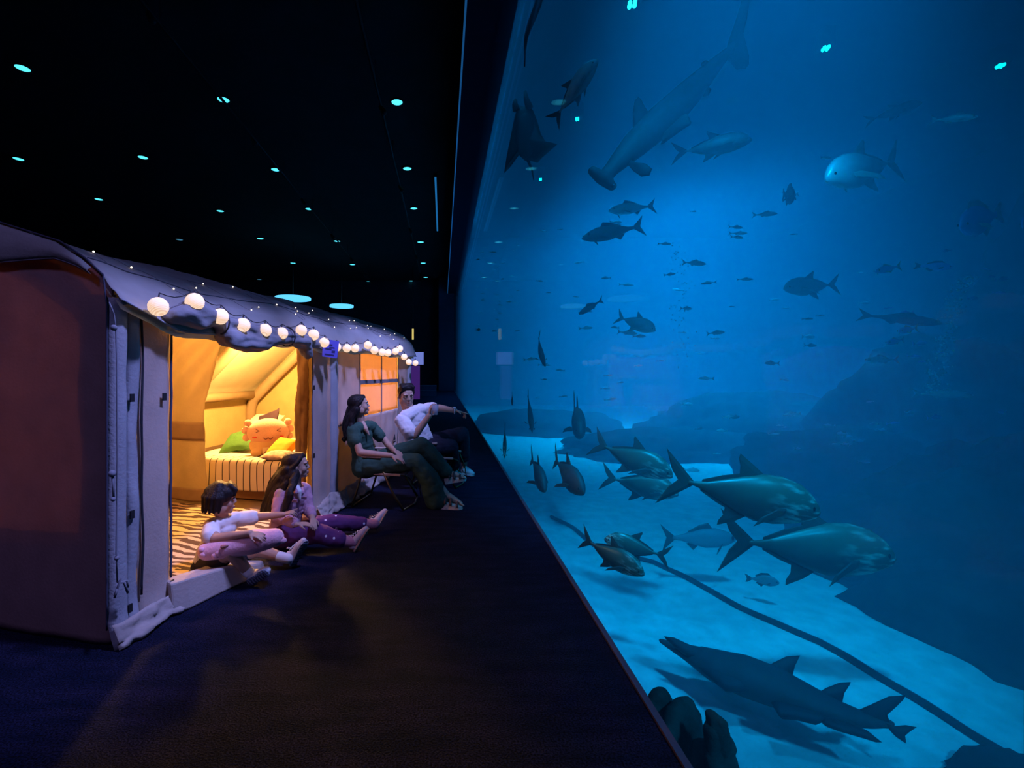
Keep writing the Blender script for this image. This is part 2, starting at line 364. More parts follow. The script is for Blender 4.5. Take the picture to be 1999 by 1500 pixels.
# door edging, seam piping, tabs, ropes
dk = mat('door_piping', (.06, .06, .10), .8)
MB().tube([front(DL, DL+.01, 0, 1, seed=3)(0, z/1.0)+V((.004+.01*noise.noise(V((0, z*5, 3))), -.01, 0)) for z in [.2+.05*i for i in range(32)]], .008, 6).obj('door_piping', dk, tent)
MB().tube([V((DR-.004+.008*noise.noise(V((0, z*5, 8))), -.008, z)) for z in [.05+.05*i for i in range(35)]], .006, 6).obj('door_piping', dk, tent)
MB().tube([V((-.018, -.004, z/20)) for z in range(2, 37)]+[V((-.03, t-.004, z+.004)) for t, z in PROF[2:8]], .005, 6).obj('corner_piping', dk, tent)
zp = MB()
zp.tube([V((.175+.012*noise.noise(V((z*3, 0, 4))), -.022, z)) for z in [.2+.06*i for i in range(27)]], .007, 6); zp.obj('zip', cordm, tent)
for px, py in ((258, 777), (321, 775), (258, 1005), (336, 1140), (254, 1188), (613, 757), (613, 890)):
    p = TP(px, py, -.035); MB().box((p.x-.012, p.y-.004, p.z-.022), (p.x+.012, p.y+.004, p.z+.022)).obj('velcro_tab', black, tent, smooth=False)
rp = MB(); t0 = -.075
A = [TP(213, 590, t0), TP(222, 612, t0), TP(226, 640, t0), TP(228, 700, t0), TP(229, 900, t0), TP(227, 1080, t0), TP(229, 1140, t0)]
rp.tube(A, .004, 6); rp.tube([TP(219, 922, t0), TP(221, 950, t0), TP(222, 978, t0)], .006, 6).ball(TP(219, 925, t0), .018).ball(TP(221, 975, t0), .012)
rp.ball(TP(222, 640, t0), .016).ball(TP(228, 1090, t0), .012)
for q in range(4):
    a = TP(229, 1138, t0); rp.tube([a, a+V((.03*math.cos(q*1.7), -.03, .03*math.sin(q*2.1))), a+V((.05*math.cos(q*1.7+.6), -.02, -.04-.01*q))], .006, 6)
rp.obj('guy_rope', mat('rope', (.22, .22, .26), .8), tent)
# skirt and door sill
def skirt(s0, s1, out, h, seed):
    def f(u, v):
        s = s0+(s1-s0)*u; e = .5+.5*noise.noise(V((s*5, seed, 0)))
        return V((s, .0-.045-out*(v**.8)*(.6+.7*e)+(.02+.02*v)*noise.noise(V((s*12, v*3, seed)))+.015*noise.noise(V((s*26, v*5, seed))), h*(1-v)**1.1*(1+.35*noise.noise(V((s*4, 3, seed))))+.008+.035*v*abs(noise.noise(V((s*11, v*4, seed+2))))))
    return f
MB().sheet(skirt(-.02, .5, .05, .12, 1), 24, 8).obj('skirt', canvas, tent, solid=.004)
MB().sheet(skirt(DR, 3.1, .08, .17, 2), 60, 14).obj('skirt', canvas, tent, solid=.004)
MB().sheet(skirt(3.05, 5.2, .08, .15, 3), 60, 8).obj('skirt', canvas, tent, solid=.004)
sl = MB(); P = [(.33, -.06), (.42, -.10), (.70, -.16), (.93, -.24), (1.02, -.2), (.98, -.06), (.8, .02), (.38, .04)]
H = [.19, .19, .15, .085, .07, .07, .12, .19]
n = len(P); vs = [V((x, y-.02, .004)) for x, y in P]+[V((x, y, h)) for (x, y), h in zip(P, H)]
sl.add(vs, [tuple(range(n-1, -1, -1)), tuple(range(n, 2*n))]+[(i, (i+1) % n, n+(i+1) % n, n+i) for i in range(n)])
sl.obj('door_sill', canvas, tent, smooth=False, bevel=.012)
# rolled-up door flap
fl = MB(); t0 = -.12
for a, b, r0, r1 in (((338, 618), (372, 614), .055, .085), ((372, 614), (425, 622), .085, .05), ((425, 628), (446, 660), .045, .075), ((446, 660), (490, 668), .075, .075), ((490, 668), (560, 656), .075, .06),
                     ((560, 656), (590, 668), .06, .075), ((590, 668), (600, 690), .075, .05), ((600, 664), (622, 674), .06, .03), ((425, 628), (500, 650), .05, .05), ((500, 650), (566, 652), .05, .05)):
    fl.cap(TP(*a, t0), r0, TP(*b, t0), r1)
flm = mat('flap_canvas', (.30, .29, .32), .85, var=.2, scale=8, bump=.3, bscale=40, trans=.04, spec=.1)
fl.melt('rolled_door_flap', flm, tent, .012, 4, .020, (5, 15, 15))
for px, py in ((428, 630), (560, 658)):
    c = TP(px, py, t0); MB().tube([c+V((.0, .078*math.cos(a), .078*math.sin(a))) for a in [2*PI*i/14 for i in range(14)]], .006, 6, closed=True).obj('flap_strap', cordm, tent)
MB().tube([TP(352+14*math.cos(a), 640+12*math.sin(a), -.05) for a in [PI*i/10 for i in range(11)]], .006, 6).obj('flap_strap', cordm, tent)
# hanging cloth label by the door
p = TP(645, 681, -.17); LM = Matrix.Translation(p) @ Matrix.Rotation(-.85, 4, 'Z') @ Matrix.Rotation(.12, 4, 'Y')
lb = MB().box((-.075, -.004, -.085), (.075, .004, .085), LM).obj('cloth_label', mat('violet_label', (.13, .12, .62), .7), tent, smooth=False); lb['label'] = 'violet blue cloth label'
lm = MB()
for dx, dz, w, h in ((-.02, -.005, .03, .006), (.012, .012, .025, .005), (-.005, -.06, .045, .006), (.03, -.025, .016, .01), (0, .035, .015, .008)):
    lm.box((dx-w, -.0065, dz-h), (dx+w, -.0035, dz+h), LM)
lm.obj('printed_mark', mat('navy_print', (.03, .03, .14), .7), lb, smooth=False)
p = TP(770, 858, -.028); lg = MB()
Mx = Matrix.Translation(p) @ Matrix.Rotation(PI/2, 4, 'X')
lg.prism([(-.05, -.01), (.045, -.01), (.03, .02), (.012, .075), (-.005, .03), (-.02, .05)], .004, Mx)
for k in range(5): lg.prism([(-.05+.02*k, -.05), (-.036+.02*k, -.05), (-.036+.02*k, -.025), (-.05+.02*k, -.025)], .004, Mx)
lg.obj('printed_logo', black, tent, smooth=False)
# inner curtains of the sleeping cabin
CS = 2.30
def curtain(u, v):
    z = .03+u*1.0; top = 1.93
    z = .03+(top-.03)*u
    edge = 1.38+.04*math.sin(u*3) if u < .6 else 1.40-.26*((u-.6)/.4)**1.3
    t = edge+(2.9-edge)*v
    z = min(z, roofz(min(t, 2.9))-.03)
    th_ = math.atan2(2.15-z, t-.95); rr_ = math.hypot(2.15-z, t-.95)
    d = .022*math.sin(th_*30)*min(1, rr_)*min(1, max(0, (z-.8)*2))+.02*math.sin(t*11)+.02*noise.noise(V((t*4+z*2, z*3, 0)))
    return V((CS+d, t, z))
MB().sheet(curtain, 40, 50).obj('inner_curtain', canvas_in, tent, solid=.003)
brown = mat('curtain_band', (.42, .27, .14), .85, var=.15, trans=.1)
def band(z0, z1, ds):
    def f(u, v):
        p = curtain((z0+(z1-z0)*u-.03)/1.9, v*.9); p.x -= ds; return p
    return f
bd = MB().sheet(band(.70, .90, .012), 6, 40).obj('curtain_band', brown, tent, solid=.003); bd['label'] = 'darker band sewn across the curtain'
MB().sheet(band(.03, .17, .012), 6, 40).obj('curtain_band', brown, tent, solid=.003)
gt = MB()
for k in range(7):
    a = k*.9; gt.tube([V((CS+.02*math.sin(a)+.012*math.sin(z*6+a), .215+.022*math.cos(a)+.014*k-.05+.05*(1-z/1.75), z)) for z in [.05+.1*i for i in range(18)]], [.012+.016*abs(math.sin(i*.5+k)) for i in range(18)], 7)
gt.melt('gathered_curtain', mat('brown_curtain', (.30, .17, .09), .9, var=.2, trans=.06), tent, .011, 2, .006, 18)
MB().sheet(lambda u, v: V((CS+.05+.012*math.sin(v*20), .0+.22*v, .03+1.72*u)), 20, 16).obj('inner_curtain', canvas_in, tent, solid=.003)
# lights that hang under the ridge inside the tent
def tpoint(name, s, t, z, p, col, r):
    o = point(name, TM @ V((s, t, z)), p, col, r); return o
tpoint('cabin_lamp_light', 3.3, 1.35, 1.98, 520, (1, .52, .14), .09)
tpoint('porch_lamp_light', 1.1, 1.45, 1.9, 52, (1, .46, .14), .09)
# rug
rm = bpy.data.materials.new('zebra_rug'); rm.use_nodes = True; N, L = nd(rm); b = N['Principled BSDF']; b.inputs['Roughness'].default_value = .95
tc = N.new('ShaderNodeTexCoord'); mp = N.new('ShaderNodeMapping'); mp.inputs['Scale'].default_value = (1, .35, 1); L.new(tc.outputs['Object'], mp.inputs[0])
wv = N.new('ShaderNodeTexWave'); wv.bands_direction = 'X'; wv.inputs['Scale'].default_value = 3.4; wv.inputs['Distortion'].default_value = 7.5; wv.inputs['Detail'].default_value = 3; wv.inputs['Detail Scale'].default_value = 2.6
L.new(mp.outputs[0], wv.inputs['Vector'])
cr = N.new('ShaderNodeValToRGB'); L.new(wv.outputs['Fac'], cr.inputs[0]); cr.color_ramp.interpolation = 'CONSTANT'
cr.color_ramp.elements[0].color = (.05, .022, .02, 1); cr.color_ramp.elements[1].position = .46; cr.color_ramp.elements[1].color = (.55, .40, .28, 1)
L.new(cr.outputs[0], b.inputs['Base Color'])
rug = MB().sheet(lambda u, v: V((.12+2.1*u, .06+2.7*v, .02+.006*noise.noise(V((u*9, v*9, 0))))), 30, 30).obj('rug', rm, None, solid=.012)
rug.matrix_world = TM; tag(rug, 'cream and dark brown zebra striped rug on the tent floor', 'rug')
# bed and bedding
def tobj(o): o.matrix_world = TM @ o.matrix_world; return o
def pillow_mb(w, h, d, n=18):
    def f(sgn):
        def g(u, v):
            x = u*2-1; y = v*2-1; e = (max(0, 1-abs(x)**2.6)*max(0, 1-abs(y)**2.6))**.45
            pin = 1-.10*(abs(x)*abs(y))**0-0*abs(x)
            k = 1-.09*(1-abs(y)**2)*abs(x)**4; k2 = 1-.09*(1-abs(x)**2)*abs(y)**4
            return V((x*w/2*k, y*h/2*k2, sgn*(d/2*e)+.008*noise.noise(V((x*3, y*3, w*9)))))
        return g
    return MB().sheet(f(1), n, n).sheet(lambda u, v: f(-1)(1-u, v), n, n)
bed = empty('bed', TM @ V((3.45, 1.15, 0)), 'low double bed with cream bedding inside the tent', 'bed', rz=TA)
cream = mat('cream_sheet', (.84, .76, .60), .9, var=.06, bump=.2, bscale=20)
def slab(lo, hi, r, m, name, parent, fold=.006):
    mb = MB(); x0, y0, z0 = lo; x1, y1, z1 = hi; mb.box(lo, hi)
    o = mb.obj(name, m, parent, smooth=True, bevel=r); return o
slab((-.93, -.86, .02), (.95, .86, .16), .02, mat('bed_base', (.34, .20, .11), .8), 'base', bed)
slab((-.95, -.88, .16), (.97, .88, .43), .06, cream, 'mattress', bed)
sheetm = MB().sheet(lambda u, v: V((-.97+1.95*u, -.90+1.8*v, .437+.012*noise.noise(V((u*7, v*7, 2)))-.02*(max(abs(u-.5), abs(v-.5))*2)**10)), 30, 30).obj('duvet', cream, bed, solid=.01)
bm = bpy.data.materials.new('striped_throw'); bm.use_nodes = True; N, L = nd(bm); b = N['Principled BSDF']; b.inputs['Roughness'].default_value = .95
tc = N.new('ShaderNodeTexCoord'); wv = N.new('ShaderNodeTexWave'); wv.bands_direction = 'Y'; wv.inputs['Scale'].default_value = 3.6; wv.inputs['Distortion'].default_value = 1.3; wv.inputs['Detail'].default_value = 0; wv.inputs['Detail Scale'].default_value = .6
L.new(tc.outputs['Object'], wv.inputs['Vector']); cr = N.new('ShaderNodeValToRGB'); cr.color_ramp.interpolation = 'CONSTANT'; L.new(wv.outputs['Fac'], cr.inputs[0])
cr.color_ramp.elements[0].color = (.04, .03, .03, 1); cr.color_ramp.elements[1].position = .045; cr.color_ramp.elements[1].color = (.80, .66, .55, 1); L.new(cr.outputs[0], b.inputs['Base Color'])
def throw(u, v):
    L0, L1 = .17, .33; d = u*(L0+L1); t = .36+1.45*v
    w = .008*noise.noise(V((d*8, t*7, 5)))
    if d < L0: p = V((2.65-d, t, .468+w))
    else:
        e = d-L0; a = min(1, e/.05); p = V((2.48-.025*math.sin(a*PI/2)-.01*noise.noise(V((t*6, e*2, 1))), t, .468-e+w))
    return p
th = MB().sheet(throw, 30, 50).obj('throw_blanket', bm, None, solid=.010); th.matrix_world = TM; tag(th, 'cream throw with thin dark wavy stripes hanging over the bed foot', 'blanket')
def pil(name, w, h, d, loc, rot, m, label, cat='pillow', group=None):
    o = pillow_mb(w, h, d).obj(name, m); from mathutils import Euler
    o.matrix_world = TM @ Matrix.Translation(V(loc)) @ Euler(rot).to_matrix().to_4x4(); return tag(o, label, cat, group)
pil('pillow', .72, .48, .22, (4.05, 1.98, .60), (.0, -.5, .1), mat('white_pillow', (.85, .74, .58), .9, var=.05), 'plump cream pillow at the far head of the bed')
pil('pillow', .70, .48, .2, (4.25, .80, .60), (0, -.5, -.1), mat('white_pillow', (.85, .74, .58)), 'cream pillow at the bed head behind the pink plush')
pil('cushion', .52, .40, .12, (3.70, 1.62, .66), (-.62, -1.0, .35), mat('plum_cushion', (.03, .012, .03), .9), 'dark plum cushion propped behind the pink plush', 'cushion')
pil('cushion', .46, .42, .14, (3.15, 1.62, .56), (-.2, -.42, .3), mat('green_cushion', (.045, .15, .03), .85, var=.2, bump=.4, bscale=60), 'fuzzy green cushion on the bed', 'cushion')
pil('cushion', .34, .30, .13, (2.80, .80, .55), (.1, -.6, -.2), mat('amber_cushion', (.85, .38, .02), .85), 'amber yellow cushion leaning on the pink plush', 'cushion')
# pink plush with feathery gills
def face_frame(c, fwd, up):
    f = V(fwd).normalized(); u = (V(up)-f*V(up).dot(f)).normalized(); r = f.cross(u); return Matrix(((f.x, r.x, u.x, c[0]), (f.y, r.y, u.y, c[1]), (f.z, r.z, u.z, c[2]), (0, 0, 0, 1)))
pink = mat('pink_plush', (.90, .52, .40), .95, var=.08, bump=.4, bscale=80, sheen=.4)
tanp = mat('tan_plush', (.78, .50, .28), .95, var=.06, bump=.4, bscale=80)
inkm = mat('dark_stitch', (.10, .015, .02), .8)
pc = TM @ V((2.98, 1.10, .70)); pf = V((0, 0, EYE))-pc; pf.z = 0.05
PM = face_frame(pc, pf, (0, 0, 1))
pl = empty('plush_toy', TM @ V((2.98, 1.10, .44)), 'big pink plush with a smiling face and frilly gills sitting on the bed', 'plush toy')
def pw(*p): return PM @ (V(p)*.82)-pl.location
R3 = PM.to_3x3()
hd = MB().ball(pw(0, 0, .02), (.14, .245, .165), 24, 16, R3); ph = hd.obj('head', pink, pl)
bdm = MB().ball(pw(.0, 0, -.17), (.115, .22, .13), 20, 12, R3).ball(pw(.09, -.15, -.26), (.075, .08, .05), 12, 8, R3).ball(pw(.09, .15, -.26), (.075, .08, .05), 12, 8, R3)
bdm.melt('body', tanp, pl, .015, 3)
for sg in (-1, 1):
    for dz, ln, an in ((.12, .03, .75), (.03, .035, .15), (-.06, .03, -.35)):
        g = MB().cap(pw(-.01, sg*.285*(1-abs(dz)*.9), dz+.02), .035, pw(-.01, sg*(.285*(1-abs(dz)*.9)+ln*math.cos(an)), dz+.02+ln*math.sin(an)), .045); g.obj('gill', pink, pl)
    e = MB(); c = (.162, sg*.14, .055)
    e.tube([pw(c[0]-.028, c[1]+sg*.03, c[2]+.03), pw(c[0], c[1]-sg*.02, c[2]), pw(c[0]-.03, c[1]+sg*.03, c[2]-.025)], .005, 6); e.obj('eye', inkm, ph)
    MB().ball(pw(.150, sg*.185, -.035), (.012, .028, .008), 10, 6, R3).obj('cheek', mat('blush', (.55, .05, .04), .9), ph)
MB().tube([pw(.168-.05*abs(y)*2, y, -.045-.022*abs(math.sin(y*48))) for y in [-.065+.13*i/20 for i in range(21)]], .005, 6).obj('mouth', inkm, ph)
lb = MB().box((-.004, -.055, -.05), (.004, .055, .05), Matrix.Translation(pw(.17, .01, -.245)) @ R3.to_4x4()).obj('fabric_tag', mat('tag_white', (.85, .68, .56), .9), pl, smooth=False)
lm = MB().ball(pw(.176, .005, -.25), (.004, .028, .015), 10, 6, R3).cap(pw(.176, .03, -.243), .006, pw(.176, .048, -.26), .004); lm.obj('printed_mark', inkm, lb)
pm = MB().ball(pw(0, 0, 0), .001)
pat = pil('folded_cloth', .34, .26, .09, (2.62, .74, .515), (0, 0, .2), mat('print_cloth', (.75, .58, .48), .95, col2=(.35, .22, .2), scale=14), 'small printed cloth folded on the bed foot', 'cloth')
# ------------------------------------------------------------------ lights and fittings of the hall
HZ = CEIL-EYE
def on_ceiling(px, py, h=None):
    h = h or HZ; y = FPX*h/(CY-py); return W(px, py, y)
lens = mat('cyan_lens', (.1, .8, .9), .5, emit=(.10, .80, .95), estr=1.3)
lens2 = mat('dim_lens', (.1, .4, .6), .5, emit=(.12, .45, .70), estr=.35)
housing = mat('light_housing', (.01, .01, .014), .7)
first = None
CL = [(44,131),(436,193),(775,198),(36,309),(279,306),(538,330),(795,328),(193,388),(430,411),(603,407),(808,406),(508,465),(658,470),(821,472),(350,467),(572,513),(688,516),(826,513),(506,545),(719,549),(803,548),(831,541)]
def where(px, py):
    row = 'row nearest the glass' if px > 760 else 'middle rows' if px > 420 else 'rows far left over the tent'
    return row
names = {(44,131): 'large cyan ceiling downlight at the upper left of the photo', (436,193): 'cyan ceiling downlight high over the tent door, nearest of its row', (775,198): 'cyan ceiling downlight nearest the camera in the row by the glass',
 (36,309): 'cyan ceiling downlight at the left edge, below the large upper left one', (279,306): 'cyan ceiling downlight over the tent gable, right of the left edge one', (538,330): 'second cyan ceiling downlight of the row over the tent door',
 (795,328): 'second cyan ceiling downlight of the row by the glass', (193,388): 'small cyan ceiling downlight straight above the tent corner', (430,411): 'cyan ceiling downlight straight below the nearest one over the door',
 (603,407): 'third cyan ceiling downlight of the row over the tent door', (808,406): 'third cyan ceiling downlight of the row by the glass', (508,465): 'small cyan ceiling downlight above the middle of the tent roof',
 (658,470): 'fourth cyan ceiling downlight of the row over the tent door', (821,472): 'fourth cyan ceiling downlight of the row by the glass', (350,467): 'dim small ceiling downlight just above the tent ridge',
 (572,513): 'tiny cyan ceiling downlight above the left of two glowing discs', (688,516): 'tiny cyan ceiling downlight, fifth of the row over the door', (826,513): 'tiny cyan ceiling downlight, fifth of the row by the glass',
 (506,545): 'faint ceiling downlight just above the tent roof, left of the discs', (719,549): 'last tiny cyan ceiling downlight of the row over the door', (803,548): 'tiny ceiling downlight low beside the far pillar, left of a pair', (831,541): 'tiny ceiling downlight low beside the far pillar, right of a pair'}
for i, (px, py) in enumerate(CL):
    c = on_ceiling(px, py); r = .17 if py < 450 else .2
    t = empty('ceiling_downlight', (c.x, c.y, CEIL), names[(px, py)], 'ceiling light', 'downlights in the dark ceiling')
    MB().tube([(math.cos(a)*r, math.sin(a)*r, -.02) for a in [2*PI*k/16 for k in range(16)]], .025, 6, closed=True).obj('rim', housing, t)
    MB().ball((0, 0, -.01), (r*.95, r*.95, .03), 14, 6).obj('lens', lens2 if (px, py) in ((350,467),(506,545)) else lens, t)
# glowing discs hung low at the back
disc = mat('disc_glow', (.3, .7, .9), .5, emit=(.12, .62, .95), estr=1.2)
for (px, py, y, r), lab in zip(((572, 583, 25, .95), (667, 598, 29, .75)), ('left of two flat glowing discs hanging beyond the tent roof', 'right of two flat glowing discs hanging beyond the tent roof')):
    c = W(px, py, y); t = empty('disc_lamp', c, lab, 'lamp', 'glowing discs beyond the tent')
    MB().tube([(0, 0, -.06), (0, 0, .06)], r, 28).obj('shade', disc, t)
    MB().tube([(0, 0, .06), (0, 0, CEIL-c.z)], .015, 6).obj('cord', cordm, t)
# linear fittings
blue_l = mat('blue_line', (.1, .3, .6), .4, emit=(.01, .12, .30), estr=1.0)
blue_d = mat('blue_line_dim', (.05, .15, .3), .4, emit=(.006, .05, .14), estr=1.0)
a = on_ceiling(850, 347, HZ-.16); b = on_ceiling(850, 452, HZ-.16)
t = empty('linear_light', (a.x, a.y, CEIL-.03), 'slim blue linear light on the dark ceiling near the glass', 'ceiling light')
Ly = b.y-a.y
MB().box((-.05, 0, -.10), (.05, Ly, 0)).obj('housing', housing, t, smooth=False)
MB().box((-.035, .02, -.125), (.035, Ly-.02, -.10)).obj('diffuser', blue_l, t, smooth=False)
tag(MB().box((.36, 2, GTOP-.02), (.393, FAR-1.3, GTOP+.05)).obj('edge_light', blue_d, smooth=False), 'long dim blue light line along the soffit edge', 'light strip')
# truss tracks under the ceiling
trk = mat('black_steel', (.012, .013, .02), .5)
for x0, x1, y0, y1, lab in ((-1.55, -1.5, 5, 34, 'black lighting track beside the downlight row nearest the glass'), (-5.4, -5.3, 7, 34, 'black lighting track over the tent, left of the other track')):
    t = empty('lighting_track', (x0, y0, CEIL-.5), lab, 'track')
    MB().tube([(0, 0, 0), (x1-x0, y1-y0, 0)], .035, 8).obj('rail', trk, t)
    for k in range(8):
        y = (y1-y0)*(k+.5)/8; MB().tube([((x1-x0)*y/(y1-y0), y, 0), ((x1-x0)*y/(y1-y0), y, .5)], .012, 6).obj('hanger', trk, t)
    for k in range(6):
        y = (y1-y0)*(k+.3)/6; x = (x1-x0)*y/(y1-y0)
        MB().cap((x, y, -.08), .05, (x+.1, y-.06, -.24), .07).obj('spotlight', housing, t)
# the far end: lit display, steps
c = W(815, 712, 24)
t = empty('display_stand', (c.x, 24, 0), 'far glowing violet display stand behind the tent end', 'display')
MB().box((-.42, -.1, 0), (.12, .1, 1.76)).obj('plinth', mat('violet_plinth', (.10, .02, .22), .6, emit=(.07, .02, .18), estr=.6), t, smooth=False)
MB().box((-.5, -.06, 1.82), (.32, .06, 2.48)).obj('screen', mat('lit_screen', (.5, .5, .9), .5, emit=(.22, .26, .70), estr=.7), t, smooth=False)
MB().box((-.04, -.05, 1.76), (.04, .05, 1.82)).obj('neck', housing, t, smooth=False)
st = mat('dark_steps', (.03, .03, .07), .7)
t = empty('bench', (W(830, 745, 27).x, 27, 0), 'low dark stepped bench at the far end of the hall', 'bench')
MB().box((-1.0, 0, 0), (.65, 1.2, .34)).obj('lower_step', st, t, smooth=False); MB().box((-1.0, .4, .34), (.65, 1.2, .62)).obj('upper_step', st, t, smooth=False)
t = empty('wall_lamp', W(806, 652, 31), 'small yellowish lamp glinting far behind the tent end', 'lamp')
MB().box((-.06, -.03, -.4), (.06, .03, .35)).obj('diffuser', mat('yellow_glow', (.6, .5, .2), .5, emit=(.7, .55, .15), estr=1), t, smooth=False)
MB().tube([(0, .05, .3), (0, .05, CEIL-W(806, 652, 31).z)], .03, 6).obj('stem', housing, t)
# ------------------------------------------------------------------ paper lanterns
paper = bpy.data.materials.new('lit_paper'); paper.use_nodes = True; N, L = nd(paper); b = N['Principled BSDF']
b.inputs['Base Color'].default_value = (.8, .68, .55, 1); b.inputs['Roughness'].default_value = .9
lw = N.new('ShaderNodeTexCoord'); wv = N.new('ShaderNodeTexWave'); wv.bands_direction = 'Z'; wv.inputs['Scale'].default_value = 36
L.new(lw.outputs['Object'], wv.inputs[0]); cr = N.new('ShaderNodeValToRGB'); L.new(wv.outputs[0], cr.inputs[0])
cr.color_ramp.elements[0].color = (.80, .48, .29, 1); cr.color_ramp.elements[1].color = (1, .74, .52, 1)
L.new(cr.outputs[0], b.inputs['Emission Color']); b.inputs['Emission Strength'].default_value = 1.0
LP = [(309,599,18),(380,590,17),(430,618,15),(474,635,13.5),(517,645,12.5),(550,651,11.5),(588,645,10.5),(612,654,10.5),(633,669,9.5),(657,678,8.5),(677,680,8),(693,680,8),(718,674,7.6),(731,684,7.6),(746,688,7),(757,689,7),(772,686,6.5),(780,681,6.5),(789,697,6),(798,707,5.8),(811,709,5.4)]
LL = ['largest round paper lantern, at the left end of the string', 'round paper lantern resting up on the roof edge, second from the left', 'round paper lantern at the left tie of the rolled door flap', 'round paper lantern over the sagging door flap, fourth from the left', 'round paper lantern over the middle of the door, fifth from the left',
 'round paper lantern over the right part of the sagging flap, sixth from the left', 'round paper lantern at the right tie of the door flap, raised above its neighbours', 'round paper lantern above the gathered inner curtain, eighth from the left', 'round paper lantern touching the left side of the violet cloth label', 'round paper lantern half hidden behind the violet cloth label',
 'left of two paper lanterns close together right of the violet label', 'right of two paper lanterns close together right of the violet label', 'paper lantern raised at the top left corner of the window', 'paper lantern hanging over the left window panes', 'left of two touching paper lanterns over the middle of the window', 'right of two touching paper lanterns over the middle of the window',
 'lower of two overlapping paper lanterns over the right window panes', 'upper of two overlapping paper lanterns over the right window panes', 'paper lantern just right of the window, third from the right end', 'paper lantern second from the right end of the string', 'smallest paper lantern, at the right end past the tent corner']
cord = []; 
for (px, py, r), lab in zip(LP, LL):
    p = TP(px, py, -.17); wp = TM @ p; rad = r/FPX*wp.y*1.03
    t = empty('paper_lantern', wp, lab, 'lantern', 'string of lit paper lanterns along the tent eave')
    R = Matrix.Rotation(rnd.uniform(-.7, .7), 3, 'X') @ Matrix.Rotation(rnd.uniform(-.7, .7), 3, 'Y')
    vs = MB().ball((0, 0, 0), (1, 1, 1), 20, 18)
    for v in vs.v:
        v.x *= 1+.025*math.cos(math.asin(max(-1, min(1, v.z)))*22); v.y *= 1+.025*math.cos(math.asin(max(-1, min(1, v.z)))*22)
    sh = mesh_obj('shade', [(v*rad) for v in vs.v], vs.f, paper, t); sh.rotation_euler = R.to_euler()
    ring = MB().tube([V((.32*rad*math.cos(a), .32*rad*math.sin(a), .97*rad)) for a in [2*PI*k/12 for k in range(12)]], .003, 5, closed=True).obj('ring', mat('lantern_wire', (.25, .2, .16), .6), t); ring.rotation_euler = R.to_euler()
    MB().tube([(0, 0, rad*.9), (0, .01, rad+.025)], .004, 5).obj('socket', cordm, t)
    cord.append(wp+V((0, .01, rad+.025)))
cp = []
for a, b in zip(cord, cord[1:]):
    for k in range(5):
        u = k/5; cp.append(a.lerp(b, u)-V((0, 0, .035*math.sin(PI*u))))
cp.append(cord[-1])
tag(MB().tube(cp, .003, 5).obj('lantern_cord', cordm), 'thin dark cord carrying the paper lanterns along the eave', 'cord')
# fine fairy lights over the roof
fl = []; bulbs = []
for i in range(90):
    u = .02+.96*i/89; v = .30+.10*math.sin(i*.55)+.04*math.sin(i*1.3)
    fl.append(TM @ (roof(u, v)+V((0, -.006, .008))))
f = empty('fairy_light_string', fl[0], 'fine wire of tiny white fairy lights looped over the tent roof', 'fairy lights')
MB().tube([p-f.location for p in fl], .0012, 4).obj('wire', mat('grey_wire', (.15, .15, .18), .6), f)
bulbm = mat('tiny_bulb', (.9, .85, .7), .4, emit=(1, .85, .65), estr=2.5)
for i in range(1, 89, 3): MB().ball(fl[i]-f.location+V((0, 0, .006)), .0055, 8, 6).obj('bulb', bulbm, f)
# ------------------------------------------------------------------ people
skin = mat('warm_skin', (.50, .31, .23), .55, var=.06, scale=30, spec=.35)
skin2 = mat('boy_skin', (.46, .27, .19), .55, var=.06, scale=30, spec=.35)
def hairmat(name, col):
    m = mat(name, col, .55, spec=.25); N, L = nd(m); tc = N.new('ShaderNodeTexCoord'); mp = N.new('ShaderNodeMapping'); mp.inputs['Scale'].default_value = (170, 170, 14)
    L.new(tc.outputs['Object'], mp.inputs[0]); n = N.new('ShaderNodeTexNoise'); n.inputs['Scale'].default_value = 1; n.inputs['Detail'].default_value = 3; L.new(mp.outputs[0], n.inputs['Vector'])
    bp = N.new('ShaderNodeBump'); bp.inputs['Strength'].default_value = .7; bp.inputs['Distance'].default_value = .006; L.new(n.outputs['Fac'], bp.inputs['Height']); L.new(bp.outputs[0], N['Principled BSDF'].inputs['Normal']); return m
hairm = hairmat('dark_hair', (.010, .007, .008))
whitem = mat('eye_white', (.75, .73, .70), .3); irism = mat('dark_iris', (.012, .008, .006), .2)
lipm = mat('lips', (.38, .10, .09), .5); teeth = mat('teeth', (.8, .78, .74), .3)
def child(o, root):
    o.parent = root; o.matrix_parent_inverse = Matrix.Translation(-root.location); return o
def sub(o, root, part):
    o.parent = part; o.matrix_parent_inverse = (Matrix.Translation(root.location) @ part.matrix_parent_inverse @ part.matrix_basis).inverted() if False else Matrix.Identity(4); return o
def frame(f, u):
    f = V(f).normalized(); u = (V(u)-f*V(u).dot(f)).normalized(); r = f.cross(u)
    return Matrix((f, r, u)).transposed()                        # columns forward, right, up
